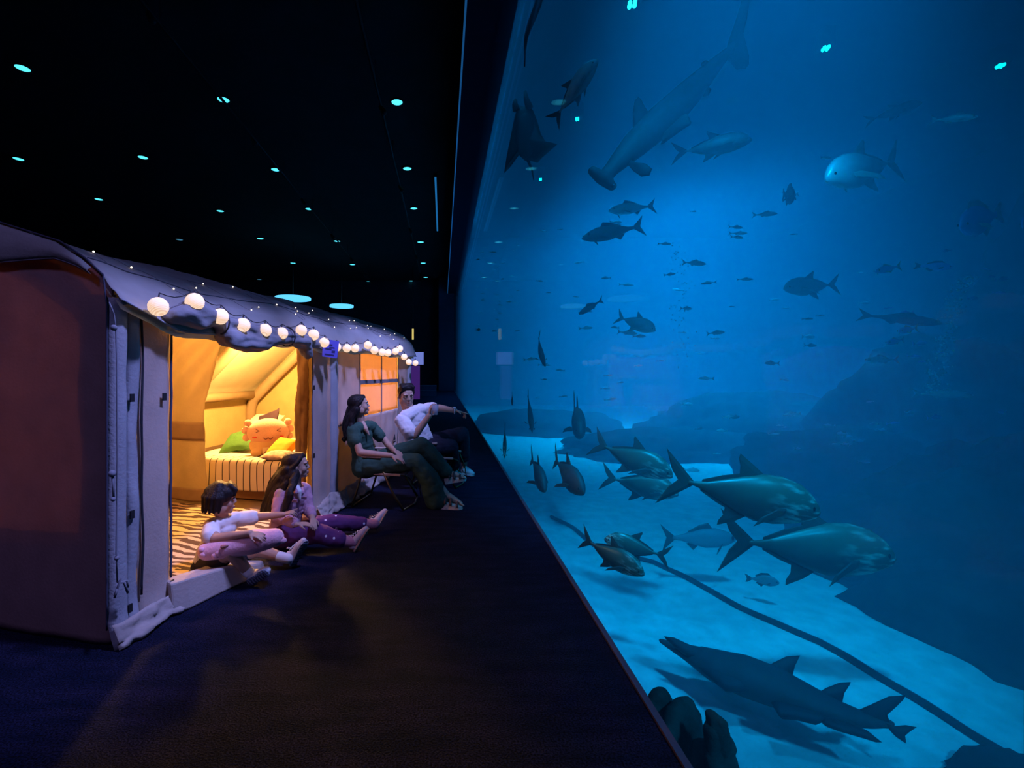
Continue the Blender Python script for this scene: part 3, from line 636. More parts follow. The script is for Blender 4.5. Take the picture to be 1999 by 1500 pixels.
class Head:
    def __init__(s, c, f, u, h): s.c = V(c); s.R = frame(f, u); s.h = h
    def p(s, f, r, u): return s.c+s.R @ (V((f, r, u))*s.h)
    def ell(s, b, f, r, u, rf, rr, ru, n=16, m=12): b.ball(s.p(f, r, u), (rf*s.h, rr*s.h, ru*s.h), n, m, s.R)
    def skull(s, b, child_=False):
        h = s.h
        s.ell(b, -.07, 0, .13, .43, .355, .37); s.ell(b, .09, 0, -.06, .29, .305, .40)
        s.ell(b, .14, 0, -.33, .20, .205, .145); s.ell(b, .265, 0, -.415, .075, .105, .075)
        for q in (-1, 1):
            s.ell(b, .19, q*.17, -.13, .135, .125, .15); s.ell(b, .295, q*.13, .10, .09, .13, .04)
            s.ell(b, .0, q*.26, -.25, .16, .07, .16)
            s.ell(b, -.03, q*.365, -.03, .075, .03, .115); s.ell(b, -.05, q*.375, -.03, .06, .035, .075)
            s.ell(b, .375, q*.040, -.135, .034, .034, .028)
        b.cap(s.p(.35, 0, .05), .028*h, s.p(.412, 0, -.115), .040*h)
        s.ell(b, .352, 0, -.255, .045, .10, .026); s.ell(b, .348, 0, -.31, .045, .085, .028)
    def face(s, root, body, smile=False):
        out = []
        for q in (-1, 1):
            e = MB(); s.ell(e, .335, q*.135, .005, .045, .062, .036, 12, 8); o = child(e.obj('eye', whitem), root); out.append(o)
            e = MB(); s.ell(e, .362, q*.128, .005, .024, .028, .032, 10, 8); i = e.obj('iris', irism); i.parent = o; 
            e = MB(); e.chain([s.p(.325, q*.215, .085), s.p(.382, q*.13, .115), s.p(.388, q*.055, .09)], [.010*s.h, .018*s.h, .013*s.h], 8); out.append(child(e.obj('eyebrow', hairm), root))
            e = MB(); e.chain([s.p(.335, q*.20, .015), s.p(.378, q*.135, .042), s.p(.375, q*.075, .02)], [.008*s.h, .010*s.h, .007*s.h], 6); out.append(child(e.obj('eyelashes', hairm), root))
        e = MB()
        if smile:
            e.chain([s.p(.315, -.13, -.23), s.p(.375, -.05, -.262), s.p(.388, 0, -.266), s.p(.375, .05, -.262), s.p(.315, .13, -.23)], [.010*s.h, .018*s.h, .02*s.h, .018*s.h, .010*s.h], 8)
            e.chain([s.p(.325, -.10, -.265), s.p(.372, 0, -.325), s.p(.325, .10, -.265)], [.010*s.h, .024*s.h, .010*s.h], 8)
            t = MB(); s.ell(t, .365, 0, -.290, .025, .09, .024, 12, 8); out.append(child(t.obj('teeth', teeth), root))
        else:
            e.chain([s.p(.335, -.09, -.275), s.p(.385, -.02, -.262), s.p(.385, .02, -.262), s.p(.335, .09, -.275)], [.010*s.h, .018*s.h, .018*s.h, .010*s.h], 8)
            e.chain([s.p(.34, -.07, -.30), s.p(.382, 0, -.312), s.p(.34, .07, -.30)], [.010*s.h, .022*s.h, .010*s.h], 8)
        out.append(child(e.obj('lips', lipm), root))
        return out
def hand(b, wrist, d, n, L, curl=.35, thumb=1, spread=.10, curls=None, rw=None):
    """palm, four bent fingers of different lengths and a thumb off the side of the palm"""
    d = V(d).normalized(); n = (V(n)-d*V(n).dot(d)).normalized(); l = d.cross(n)*thumb
    w = V(wrist); k = []
    for i in range(4):
        x = (.165-.11*i)*L; base = w+d*L*(.50-.02*abs(i-1))+l*x
        b.cap(w+d*.10*L+l*x*.55, .075*L, base, .062*L, 8)
        c = (curls or [curl]*4)[i]; fl = (.43, .49, .45, .35)[i]*L; a = 0; p = base
        dd = (d+l*spread*(1.5-i)*.5).normalized()
        for j, fr in enumerate((.42, .33, .25)):
            a += c*(.7, 1.1, .8)[j]; q = p+(dd*math.cos(a)+n*math.sin(a))*fl*fr
            b.cap(p, (.056, .051, .046)[j]*L, q, (.051, .046, .040)[j]*L, 8); p = q
        k.append(p)
    p = w+d*.16*L+l*.15*L; q = p+(d*.6+l*.62+n*.25).normalized()*.22*L; r = q+(d*.9+l*.18+n*.45).normalized()*.18*L
    b.cap(p, .075*L, q, .058*L, 8); b.cap(q, .055*L, r, .044*L, 8)
    return k
def torso(b, pts, lat, rad, fwd):
    """ellipses along the spine, each (depth, half width)"""
    for i in range(len(pts)-1):
        for u in (0, .25, .5, .75) if i < len(pts)-2 else (0, .25, .5, .75, 1):
            c = V(pts[i]).lerp(V(pts[i+1]), u); d = rad[i][0]+(rad[i+1][0]-rad[i][0])*u; w = rad[i][1]+(rad[i+1][1]-rad[i][1])*u
            up = (V(pts[i+1])-V(pts[i])).normalized(); l = (V(lat)-up*V(lat).dot(up)).normalized(); f = l.cross(up)
            b.ball(c, (d, w, max(.05, min(d, w)*.8)), 16, 10, Matrix((f, l, up)).transposed())
def shoe(root, heel, toe, nrm, wid, upm, solem, thick=.02, height=.06, lace=None, tread=None, name='shoe', ankle=None):
    heel = V(heel); toe = V(toe); d = toe-heel; Ln = d.length; d = d/Ln; dn = V(nrm); dn = (dn-d*dn.dot(d)).normalized(); l = d.cross(dn)
    O = [(0, .0), (.03, .32), (.14, .40), (.32, .36), (.5, .38), (.68, .48), (.84, .46), (.95, .30), (1.0, .05), (.97, -.22), (.86, -.40), (.68, -.44), (.5, -.36), (.32, -.33), (.14, -.38), (.03, -.30)]
    M = Matrix(((d.x, l.x, -dn.x, heel.x), (d.y, l.y, -dn.y, heel.y), (d.z, l.z, -dn.z, heel.z), (0, 0, 0, 1)))
    s = MB(); s.prism([(x*Ln, y*wid) for x, y in O], thick, M @ Matrix.Translation((0, 0, thick/2)))
    so = child(s.obj('sole', solem, None, smooth=False, bevel=.004), root)
    u = MB(); P = lambda x, y, z: M @ V((x*Ln, y*wid, z))
    u.chain([P(.14, 0, thick+height*.55), P(.4, 0, thick+height*.48), P(.7, 0, thick+height*.28), P(.9, 0, thick+height*.15)], [wid*.40, wid*.40, wid*.42, wid*.30])
    u.cap(P(.16, 0, thick+height*.4), wid*.40, P(.2, 0, thick+height*1.1), wid*.36)
    up = child(u.melt(name, upm, None, .006, 3), root)
    so.parent = up; so.matrix_parent_inverse = Matrix.Identity(4)
    if lace:
        q = MB()
        for i in range(4):
            x = .38+.09*i; z = thick+height*(1.03-.14*i)+wid*.25
            q.tube([P(x, -.26, z-.012), P(x+.02, 0, z+.006), P(x+.04, .26, z-.012)], .0035, 5)
        z = thick+height+wid*.32
        q.tube([P(.36, 0, z), P(.33, .25, z+.018), P(.28, .30, z+.004), P(.35, .02, z)], .003, 5); q.tube([P(.36, 0, z), P(.31, -.25, z+.018), P(.40, -.32, z+.006), P(.36, -.02, z)], .003, 5)
        lo = q.obj('lace', lace); lo.parent = up
    if tread:
        q = MB()
        for i in range(8):
            x = .08+.115*i; q.tube([P(x, -.34, -.001), P(x+.03, -.05, -.002), P(x, .1, -.002), P(x+.03, .34, -.001)], .005, 5)
        lo = q.obj('tread', tread); lo.parent = up
    return up
def strands(b, roots, tips, r0, r1, sag, n=7, seg=8, seed=0):
    rr = random.Random(seed)
    for i in range(n):
        u = i/max(1, n-1); a = V(roots[0]).lerp(V(roots[1]), u); c = V(tips[0]).lerp(V(tips[1]), u)
        pts = []; rs = []
        for j in range(seg+1):
            t = j/seg; p = a.lerp(c, t)+V(sag)*math.sin(PI*t)+V((rr.uniform(-1, 1), rr.uniform(-1, 1), rr.uniform(-1, 1)))*.006
            pts.append(p); rs.append(r0+(r1-r0)*t)
        b.chain(pts, rs, 8)
def keep(root, o): return child(o, root)
# ---- camp chairs
wood = mat('pale_wood', (.55, .40, .32), .5, var=.25, scale=14); bronze = mat('bronze_tube', (.16, .12, .05), .35, metal=.7)
sling = mat('black_sling', (.014, .016, .024), .85, bump=.3, bscale=80); orange = mat('tan_sling', (.42, .20, .08), .8, var=.1)
AX = V((.233, .972, 0)).normalized(); FW = V((.972, -.233, 0)).normalized()
def camp_chair(o, fabric, label):
    """o: the near front foot on the floor"""
    t = empty('camp_chair', o, label, 'chair', 'folding camp chairs outside the tent')
    q = lambda f, l, z: FW*f+AX*l+V((0, 0, z)); Wd = .52
    for l in (0, Wd):
        MB().tube([q(0, l, .016), q(-.12, l, .2), q(-.28, l, .52)], .013, 8).obj('leg', bronze, t)
        MB().tube([q(-.57, l, .016), q(-.50, l, .24), q(-.41, l, .54)], .012, 8).obj('leg', bronze, t)
        MB().box((-.52, -.022, -.011), (-.235, .022, .011), Matrix.Translation(q(0, l, .553)) @ Matrix(((FW.x, AX.x, 0, 0), (FW.y, AX.y, 0, 0), (0, 0, 1, 0), (0, 0, 0, 1)))).obj('armrest', wood, t, smooth=False, bevel=.006)
        MB().box((-.47, -.011, -.012), (-.03, .011, .012), Matrix.Translation(q(0, l, .375)) @ Matrix(((FW.x, AX.x, 0, 0), (FW.y, AX.y, 0, 0), (0, 0, 1, 0), (0, 0, 0, 1)))).obj('seat_rail', wood, t, smooth=False, bevel=.004)
        MB().tube([q(-.43, l, .33), q(-.52, l, .56), q(-.64, l, .84)], .012, 8).obj('back_post', bronze, t)
    MB().tube([q(0, 0, .014), q(.05, Wd/2, .014), q(0, Wd, .014)], .010, 8).obj('foot_bar', bronze, t)
    MB().tube([q(-.57, 0, .014), q(-.57, Wd, .014)], .010, 8).obj('foot_bar', bronze, t)
    MB().tube([q(-.04, Wd*.9, .36), q(.02, Wd*.95, .2), q(.04, Wd, .03)], .006, 6).obj('brace', bronze, t)
    MB().tube([q(-.05, .03, .37), q(-.02, Wd*.5, .30), q(.0, Wd*.97, .10)], .006, 6).obj('brace', bronze, t)
    MB().sheet(lambda u, v: q(-.05-.42*u, .012+(Wd-.024)*v, .375-.05*math.sin(PI*v)-.03*u), 10, 12).obj('seat', fabric, t, solid=.006)
    MB().sheet(lambda u, v: q(-.44-.20*u-.04*math.sin(PI*v)*(1-u*.4), .012+(Wd-.024)*v, .34+.49*u), 12, 12).obj('backrest', fabric, t, solid=.006)
    return t
camp_chair(V((-.41, 4.72, 0)), sling, 'folding camp chair with pale wooden armrests under the woman in green')
camp_chair(V((.16, 5.62, 0)), sling, 'folding camp chair under the man in the white shirt')

# ---- the boy
def P(x, y, d): return W(x, y, d)
boy = empty('person', P(405, 1120, 3.27), 'person with a dark bowl haircut in a white tee, pink plush on the lap', 'person')
bB = MB(); H = Head(P(434, 974, 3.22), (.86, .42, -.06), (-.06, 0, 1), .215)
H.skull(bB)
bB.cap(H.p(-.10, 0, -.25), .046, P(436, 1014, 3.25), .042)
lat = V((-.25, -.97, 0)); fw = V((.97, -.25, 0))
nS, fS = P(409, 1026, 3.15), P(468, 1010, 3.36)
torso(bB, [P(408, 1098, 3.27), P(420, 1062, 3.27), P(436, 1030, 3.26)], nS-fS, [(.075, .095), (.075, .09), (.06, .085)], fw)
bB.chain([nS, P(420, 1052, 3.05), P(487, 1041, 2.99)], [.040, .034, .022]); hand(bB, P(487, 1041, 2.99), P(512, 1047, 2.98)-P(487, 1041, 2.99), V((.0, .5, -1)), .125, .28, -1, .22)
bB.chain([fS, P(508, 1009, 3.40), P(552, 1005, 3.42)], [.040, .033, .022]); hand(bB, P(552, 1005, 3.42), P(578, 997, 3.44)-P(552, 1005, 3.42), V((.1, .2, -1)), .12, .6, 1, .1, [.02, .55, .7, .7])
bB.chain([P(405, 1100, 3.22), P(452, 1078, 3.04), P(483, 1115, 3.09)], [.075, .050, .034])
bB.chain([P(420, 1098, 3.38), P(505, 1074, 3.36), P(552, 1089, 3.34)], [.072, .048, .034])
body = keep(boy, bB.melt('body', skin2, None, .0045, 3))
H.face(boy, body)
h = MB(); H.ell(h, -.10, 0, .17, .48, .405, .40); H.ell(h, -.22, 0, -.05, .34, .38, .40); H.ell(h, .12, 0, .33, .32, .34, .20)
for q in (-1, 1): H.ell(h, .06, q*.33, .17, .22, .09, .22)
for i in range(9):
    y = -.30+.075*i; h.chain([H.p(.20, y*.7, .46), H.p(.36, y*.95, .33), H.p(.385-.35*abs(y)**2, y*1.08, .17)], [.020, .017, .008], 8)
for i in range(11):
    a = -1.9+.38*i; h.chain([H.p(-.12+.34*math.cos(a+PI)*.2, .2*math.sin(a), .45), H.p(-.15-.38*math.cos(a), .42*math.sin(a), .1), H.p(-.20-.36*math.cos(a), .40*math.sin(a), -.36)], [.03, .022, .009], 8)
keep(boy, h.melt('hair', hairm, None, .006,2, .0015, 40))
s_ = MB(); tee = mat('white_tee', (.74, .70, .68), .9, var=.05, bump=.2, bscale=30)
torso(s_, [P(408, 1100, 3.27), P(420, 1062, 3.27), P(436, 1032, 3.26), P(438, 1021, 3.26)], nS-fS, [(.098, .118), (.092, .112), (.075, .10), (.05, .075)], fw)
s_.chain([P(412, 1028, 3.17), P(411, 1045, 3.08)], [.055, .060]); s_.chain([P(466, 1014, 3.35), P(492, 1011, 3.38)], [.055, .056]); s_.cap(nS.lerp(fS, .15), .05, nS.lerp(fS, .85), .05)
keep(boy, s_.melt('shirt', tee, None, .007, 3, .006, 14))
s_ = MB(); torso(s_, [P(404, 1106, 3.27), P(412, 1094, 3.27)], nS-fS, [(.09, .12), (.09, .115)], fw)
s_.chain([P(405, 1102, 3.22), P(436, 1086, 3.10)], [.082, .068]); s_.chain([P(420, 1100, 3.38), P(478, 1082, 3.36)], [.080, .064])
keep(boy, s_.melt('shorts', mat('navy_shorts', (.018, .018, .03), .9), None, .008, 3, .005, 14))
wsh = mat('white_shoe', (.72, .66, .66), .6, var=.06); grey_sole = mat('grey_sole', (.34, .35, .42), .7, var=.2, scale=20); trd = mat('dark_tread', (.07, .08, .12), .8)
sockm = mat('white_sock', (.75, .72, .72), .9)
for a, b in ((P(478, 1110, 3.09), P(487, 1119, 3.085)), (P(545, 1087, 3.34), P(562, 1091, 3.34))): keep(boy, MB().cap(a, .037, b, .036).obj('sock', sockm))
shoe(boy, P(483, 1140, 3.055), P(523, 1117, 3.02), (.12, -.95, -.2), .078, wsh, grey_sole, .02, .05, None, trd)
shoe(boy, P(570, 1108, 3.36), P(599, 1056, 3.33), (.80, -.60, -.25), .078, wsh, grey_sole, .02, .055, wsh, trd)
# ---- pink plush on his lap
pk = mat('pale_pink_plush', (.82, .42, .50), .95, var=.06, bump=.4, bscale=70, sheen=.4)
A, B = P(405, 1076, 3.05), P(536, 1050, 3.06)
t = empty('plush_toy', (A+B)/2, 'long pale pink plush lying across the lap of the boy', 'plush toy')
g = MB(); g.chain([A, A.lerp(B, .3), A.lerp(B, .7), B], [.062, .074, .080, .062]); g.v = [v-t.location for v in g.v]; bo = g.melt('body', pk, t, .009, 3)
d = (B-A).normalized()
for px, py, q, r in ((397, 1083, .03, .02), (394, 1074, .03, .017), (428, 1079, -.035, .026), (421, 1084, -.05, .024), (545, 1050, 0, .026), (552, 1056, 0, .022)):
    c = P(px, py, 3.0 if px < 500 else 3.05); MB().ball(c-t.location, (r*1.25, r*.9, r), 12, 8).obj('frill', pk, t)
MB().cap(P(434, 1068, 2.98)-t.location, .012, P(445, 1066, 2.985)-t.location, .004).obj('ear', mat('brown_felt', (.30, .12, .10), .9), t)

# ---- the girl
girl = empty('person', P(553, 1072, 3.72), 'person with very long dark hair, lilac denim jacket and purple dotted trousers', 'person')
gB = MB(); H = Head(P(581, 909, 3.72), (.95, .22, .06), (-.05, 0, 1), .212)
H.skull(gB); gB.cap(H.p(-.08, 0, -.25), .042, P(578, 948, 3.73), .042)
nS, fS = P(549, 962, 3.60), P(596, 952, 3.86); fw = V((.93, -.3, 0))
torso(gB, [P(551, 1040, 3.74), P(562, 1000, 3.74), P(573, 966, 3.73)], nS-fS, [(.085, .11), (.08, .10), (.07, .10)], fw)
gB.chain([nS, P(540, 1012, 3.52), P(578, 1024, 3.46)], [.04, .034, .023]); hand(gB, P(580, 1023, 3.46), P(612, 1024, 3.5)-P(580, 1023, 3.46), V((.0, .2, -1)), .135, .25, -1, .1)
gB.chain([fS, P(604, 998, 3.78), P(610, 1013, 3.62)], [.04, .033, .023]); hand(gB, P(610, 1012, 3.62), P(613, 1030, 3.52)-P(610, 1012, 3.62), V((-.3, .4, -1)), .13, .3, 1, .1)
gB.chain([P(556, 1044, 3.64), P(622, 1042, 3.63), P(676, 1058, 3.66)], [.07, .05, .036])
gB.chain([P(570, 1034, 3.86), P(652, 1020, 3.95), P(722, 1024, 4.05)], [.07, .05, .036])
body = keep(girl, gB.melt('body', skin, None, .0045, 3)); H.face(girl, body)
h = MB(); H.ell(h, -.15, 0, .16, .455, .385, .385); H.ell(h, -.28, 0, -.06, .29, .36, .42); H.ell(h, .0, 0, .34, .32, .31, .17)
for q in (-1, 1): h.chain([H.p(.20, q*.08, .42), H.p(.14, q*.27, .30), H.p(.0, q*.36, .14), H.p(-.17, q*.37, -.02), H.p(-.25, q*.34, -.3)], [.014, .017, .018, .022, .03], 8)
strands(h, (H.p(-.40, .25, -.05), H.p(-.10, .38, -.25)), (P(509, 1006, 3.66), P(536, 1008, 3.55)), .034, .014, (-.02, 0, .03), 8, 9, 3)
strands(h, (H.p(-.45, -.20, .0), H.p(-.40, .30, -.1)), (P(511, 1000, 3.75), P(523, 1012, 3.64)), .036, .014, (-.03, 0, .03), 7, 9, 4)
strands(h, (H.p(-.04, .37, -.2), H.p(.0, .36, -.3)), (P(553, 996, 3.47), P(561, 994, 3.47)), .026, .013, (.012, -.05, .02), 3, 8, 5)
keep(girl, h.melt('hair', hairmat('long_dark_hair', (.014, .008, .008)), None, .006,2, .0015, 40))
jk = mat('lilac_denim', (.50, .27, .36), .85, var=.18, scale=12, bump=.35, bscale=60)
s_ = MB(); torso(s_, [P(552, 1046, 3.74), P(562, 1004, 3.74), P(572, 970, 3.73), P(576, 958, 3.73)], nS-fS, [(.115, .145), (.105, .13), (.09, .12), (.055, .085)], fw)
s_.chain([P(550, 966, 3.61), P(541, 1010, 3.53), P(574, 1021, 3.475)], [.058, .052, .038]); s_.chain([P(594, 956, 3.85), P(603, 996, 3.79), P(609, 1006, 3.68)], [.056, .05, .038]); s_.cap(nS.lerp(fS, .15), .055, nS.lerp(fS, .85), .055)
jo = keep(girl, s_.melt('jacket', jk, None, .007, 3, .007, 16))
s_ = MB()
for sx, w in ((568, 0), (588, 1)):
    c0 = P(571 if w == 0 else 588, 950, 3.66 if w == 0 else 3.78); c1 = P(578 if w == 0 else 590, 962, 3.58 if w == 0 else 3.70)
    s_.cap(c0, .024, c1, .018)
co = s_.melt('collar', jk, None, .006, 2); co.parent = jo
s_ = MB(); s_.chain([P(577, 952, 3.70), P(583, 960, 3.66), P(585, 974, 3.655)], [.034, .026, .012]); keep(girl, s_.melt('undershirt', sockm, None, .006, 2))
s_ = MB()
for px, py, dd in ((574, 978, 3.575), (592, 972, 3.66)):
    c = P(px, py, dd); s_ = MB().box((-.032, -.006, -.012), (.032, .006, .012), Matrix.Translation(c) @ Matrix.Rotation(-.3, 4, 'Z')); pf_ = s_.obj('pocket_flap', mat('lilac_denim_dark', (.36, .19, .28), .85, var=.1), None, smooth=False, bevel=.004); pf_.parent = jo
tr = bpy.data.materials.new('purple_dotted'); tr.use_nodes = True; N, L = nd(tr); b = N['Principled BSDF']; b.inputs['Roughness'].default_value = .9
tc = N.new('ShaderNodeTexCoord'); vo = N.new('ShaderNodeTexVoronoi'); vo.inputs['Scale'].default_value = 13; L.new(tc.outputs['Object'], vo.inputs['Vector'])
cr = N.new('ShaderNodeValToRGB'); cr.color_ramp.interpolation = 'CONSTANT'; L.new(vo.outputs['Distance'], cr.inputs[0]); cr.color_ramp.elements[0].color = (.75, .65, .75, 1); cr.color_ramp.elements[1].position = .13; cr.color_ramp.elements[1].color = (.105, .025, .13, 1)
L.new(cr.outputs[0], b.inputs['Base Color'])
s_ = MB(); torso(s_, [P(550, 1054, 3.74), P(556, 1036, 3.74)], nS-fS, [(.11, .14), (.10, .13)], fw)
s_.chain([P(556, 1046, 3.64), P(622, 1042, 3.63), P(662, 1054, 3.65)], [.098, .078, .068]); s_.chain([P(572, 1034, 3.86), P(652, 1021, 3.95), P(706, 1023, 4.03)], [.098, .076, .062])
keep(girl, s_.melt('trousers', tr, None, .008, 3, .006, 14))
psock = mat('pink_sock', (.50, .22, .30), .9, bump=.4, bscale=60)
for a, b in ((P(662, 1055, 3.655), P(690, 1059, 3.67)), (P(704, 1023, 4.03), P(732, 1024, 4.06))): keep(girl, MB().chain([a, a.lerp(b, .35), a.lerp(b, .7), b], [.050, .047, .044, .042]).obj('sock', psock))
psole = mat('gum_sole', (.52, .30, .22), .7); wl = mat('white_lace', (.8, .76, .78), .8)
psh = mat('pale_canvas_shoe', (.74, .62, .66), .7, var=.05)
shoe(girl, P(693, 1079, 3.655), P(722, 1032, 3.66), (.84, -.22, -.5), .08, psh, psole, .016, .06, wl)
shoe(girl, P(737, 1034, 4.06), P(758, 997, 4.20), (.86, -.15, -.45), .08, psh, psole, .016, .06, wl)

# ---- the woman
wo = empty('person', P(716, 920, 4.95), 'person in dark green with long dark hair, hands in lap on a camp chair', 'person')
wB = MB(); H = Head(P(703, 791, 4.90), (.95, .20, .14), (-.15, .0, 1), .225)
H.skull(wB); wB.cap(H.p(-.10, 0, -.25), .054, P(703, 832, 4.92), .056)
nS, fS = P(688, 838, 4.75), P(730, 832, 5.10); fw = V((.95, -.25, 0))
torso(wB, [P(715, 902, 4.95), P(706, 870, 4.94), P(705, 846, 4.93)], nS-fS, [(.085, .12), (.07, .10), (.065, .10)], fw)
wB.chain([nS, P(703, 884, 4.66), P(764, 890, 4.66)], [.040, .040, .027]); hand(wB, P(764, 890, 4.66), P(794, 899, 4.66)-P(764, 890, 4.66), V((.05, .3, -1)), .165, .28, -1, .16)
wB.chain([fS, P(757, 868, 5.06), P(771, 882, 4.82)], [.042, .037, .026]); hand(wB, P(770, 880, 4.84), P(784, 890, 4.74)-P(770, 880, 4.84), V((-.1, .2, -1)), .16, .3, 1, .1)
wB.chain([P(722, 908, 4.84), P(816, 900, 4.80), P(874, 968, 4.84)], [.065, .05, .036])
wB.chain([P(722, 902, 5.05), P(828, 866, 4.98), P(876, 922, 5.0)], [.065, .045, .036])
for a, toe in ((P(872, 966, 4.84), P(900, 983, 4.80)), (P(876, 924, 5.0), P(903, 931, 4.97))):
    wB.chain([a, a.lerp(toe, .6), toe], [.036, .030, .020])
    dd = (toe-a).normalized(); sd = V((-.2, 1, 0))
    for i in range(5): wB.cap(toe+sd*(.024*(i-2))*.9-dd*.02, .010, toe+sd*(.024*(i-2))+dd*(.022-.004*i), .0085, 8)
body = keep(wo, wB.melt('body', skin, None, .0055, 3)); H.face(wo, body, True)
h = MB(); H.ell(h, -.15, 0, .16, .455, .385, .385); H.ell(h, -.28, 0, -.05, .28, .33, .42); H.ell(h, .0, 0, .34, .32, .31, .17)
for q in (-1, 1): h.chain([H.p(.21, q*.07, .42), H.p(.15, q*.27, .29), H.p(.0, q*.37, .13), H.p(-.16, q*.37, -.02), H.p(-.22, q*.33, -.2)], [.014, .018, .020, .022, .026], 8)
strands(h, (H.p(-.45, -.2, -.1), H.p(-.22, .34, -.2)), (P(676, 858, 4.92), P(690, 846, 4.74)), .046, .020, (-.035, 0, .0), 9, 8, 8)
h.chain([P(679, 850, 4.84), P(672, 862, 4.82), P(668, 858, 4.80), P(671, 853, 4.80)], [.014, .012, .010, .007], 8)
keep(wo, h.melt('hair', hairm, None, .006,2, .0015, 40))
gr = mat('green_linen', (.030, .085, .062), .85, var=.25, scale=10, bump=.3, bscale=50)
s_ = MB(); torso(s_, [P(715, 910, 4.95), P(707, 876, 4.94), P(704, 850, 4.93), P(703, 838, 4.93)], nS-fS, [(.12, .17), (.105, .145), (.11, .155), (.065, .10)], fw)
s_.chain([P(690, 842, 4.77), P(693, 862, 4.72)], [.070, .076]); s_.chain([P(728, 836, 5.08), P(741, 852, 5.08)], [.064, .066]); s_.cap(nS.lerp(fS, .15), .062, nS.lerp(fS, .85), .062)
keep(wo, s_.melt('blouse', gr, None, .008, 3, .009, 13, .004))
nk = MB(); nk.chain([P(708, 828, 4.88), P(714, 838, 4.835), P(721, 850, 4.825)], [.034, .026, .006]); keep(wo, nk.melt('neckline', skin, None, .006, 2))
s_ = MB(); torso(s_, [P(714, 914, 4.95), P(714, 898, 4.95)], nS-fS, [(.13, .18), (.12, .165)], fw)
s_.chain([P(722, 910, 4.86), P(812, 902, 4.80), P(838, 936, 4.82), P(852, 974, 4.86)], [.105, .086, .105, .125])
s_.chain([P(722, 904, 5.05), P(824, 870, 4.99), P(850, 898, 4.99), P(868, 920, 5.0)], [.105, .086, .082, .080])
keep(wo, s_.melt('trousers', gr, None, .009, 3, .010, 10, .006))
cork = mat('woven_platform', (.80, .62, .52), .8, var=.2, scale=30, bump=.5, bscale=50); strap = mat('brown_strap', (.10, .05, .05), .6)
for heel, toe, nrm in ((P(857, 994, 4.82), P(904, 995, 4.77), (0, 0, -1)), (P(869, 946, 5.0), P(910, 938, 4.97), (.15, 0, -1))):
    d = (toe-heel); Ln = d.length; d.normalize(); dn = V(nrm); dn = (dn-d*dn.dot(d)).normalized(); l = d.cross(dn)
    M = Matrix(((d.x, l.x, -dn.x, heel.x), (d.y, l.y, -dn.y, heel.y), (d.z, l.z, -dn.z, heel.z), (0, 0, 0, 1)))
    O = [(0, 0), (.03, .32), (.16, .4), (.4, .36), (.68, .48), (.88, .42), (1, .08), (.97, -.2), (.86, -.4), (.65, -.44), (.4, -.34), (.16, -.38), (.03, -.3)]
    k = len(O); top = lambda x: .085-.045*max(0, min(1, (x-.15)/.6))
    vs = [M @ V((x*Ln, y*.09, 0)) for x, y in O]+[M @ V((x*Ln, y*.09, top(x))) for x, y in O]
    so = keep(wo, mesh_obj('sandal', vs, [tuple(range(k-1, -1, -1)), tuple(range(k, 2*k))]+[(i, (i+1) % k, k+(i+1) % k, k+i) for i in range(k)], cork, None, False, bevel=.006))
    for x, hh in ((.30, .055), (.52, .055), (.78, .036)):
        q = MB().tube([M @ V((x*Ln, .048*math.cos(a), top(x)-.005+hh*math.sin(a))) for a in [PI*i/10 for i in range(11)]], .014, 8).obj('strap', strap); q.parent = so

# ---- the man
ma = empty('person', P(816, 900, 5.75), 'person in a white shirt with one arm stretched to the tank, holding a glass', 'person')
mB = MB(); H = Head(P(793, 773, 5.70), (.42, -.86, -.12), (-.05, .05, 1), .262)
H.skull(mB); mB.cap(H.p(-.10, 0, -.25), .074, P(800, 806, 5.74), .078)
nS, fS = P(783, 818, 5.52), P(828, 797, 5.86); fw = V((.8, -.55, 0))
torso(mB, [P(818, 868, 5.80), P(812, 840, 5.78), P(806, 812, 5.74)], nS-fS, [(.11, .14), (.10, .13), (.08, .12)], fw)
mB.chain([nS, P(810, 850, 5.42), P(838, 812, 5.38)], [.05, .050, .034])
hw = P(838, 810, 5.38); hand(mB, hw, P(842, 790, 5.37)-hw, V((.95, .2, -.1)), .19, .75, 1, .05)
mB.chain([fS, P(860, 797, 5.80), P(888, 802, 5.72)], [.056, .046, .032]); hand(mB, P(889, 802, 5.72), P(916, 809, 5.68)-P(889, 802, 5.72), V((-.1, -.2, -1)), .19, .5, -1, .08, [.03, .55, .7, .75])
mB.chain([P(822, 872, 5.70), P(882, 872, 5.86), P(886, 918, 6.12)], [.085, .06, .045])
mB.chain([P(830, 864, 5.92), P(904, 846, 6.10), P(906, 905, 6.35)], [.085, .06, .045])
body = keep(ma, mB.melt('body', mat('man_skin', (.52, .33, .24), .55, var=.06, scale=30), None, .006, 3)); H.face(ma, body)
h = MB(); H.ell(h, -.13, 0, .19, .44, .385, .36); H.ell(h, .0, 0, .40, .33, .30, .15); H.ell(h, -.28, 0, .0, .22, .34, .30)
for i in range(9): h.chain([H.p(-.05, -.24+.06*i, .50), H.p(.17, -.26+.065*i, .50-.02*abs(i-4)), H.p(.30-abs(i-4)*.02, -.24+.06*i, .36-.012*abs(i-4))], [.03, .028, .010], 8)
for q in (-1, 1): h.chain([H.p(.20, q*.27, .30), H.p(.08, q*.345, .18), H.p(.05, q*.355, .02)], [.018, .018, .008], 8)
keep(ma, h.melt('hair', hairm, None, .007,2, .0015, 40))
ws = mat('white_shirt', (.76, .73, .74), .9, var=.05, bump=.2, bscale=30)
s_ = MB(); torso(s_, [P(822, 872, 5.79), P(814, 846, 5.78), P(807, 818, 5.75), P(801, 806, 5.74)], nS-fS, [(.155, .20), (.15, .19), (.135, .18), (.08, .12)], fw)
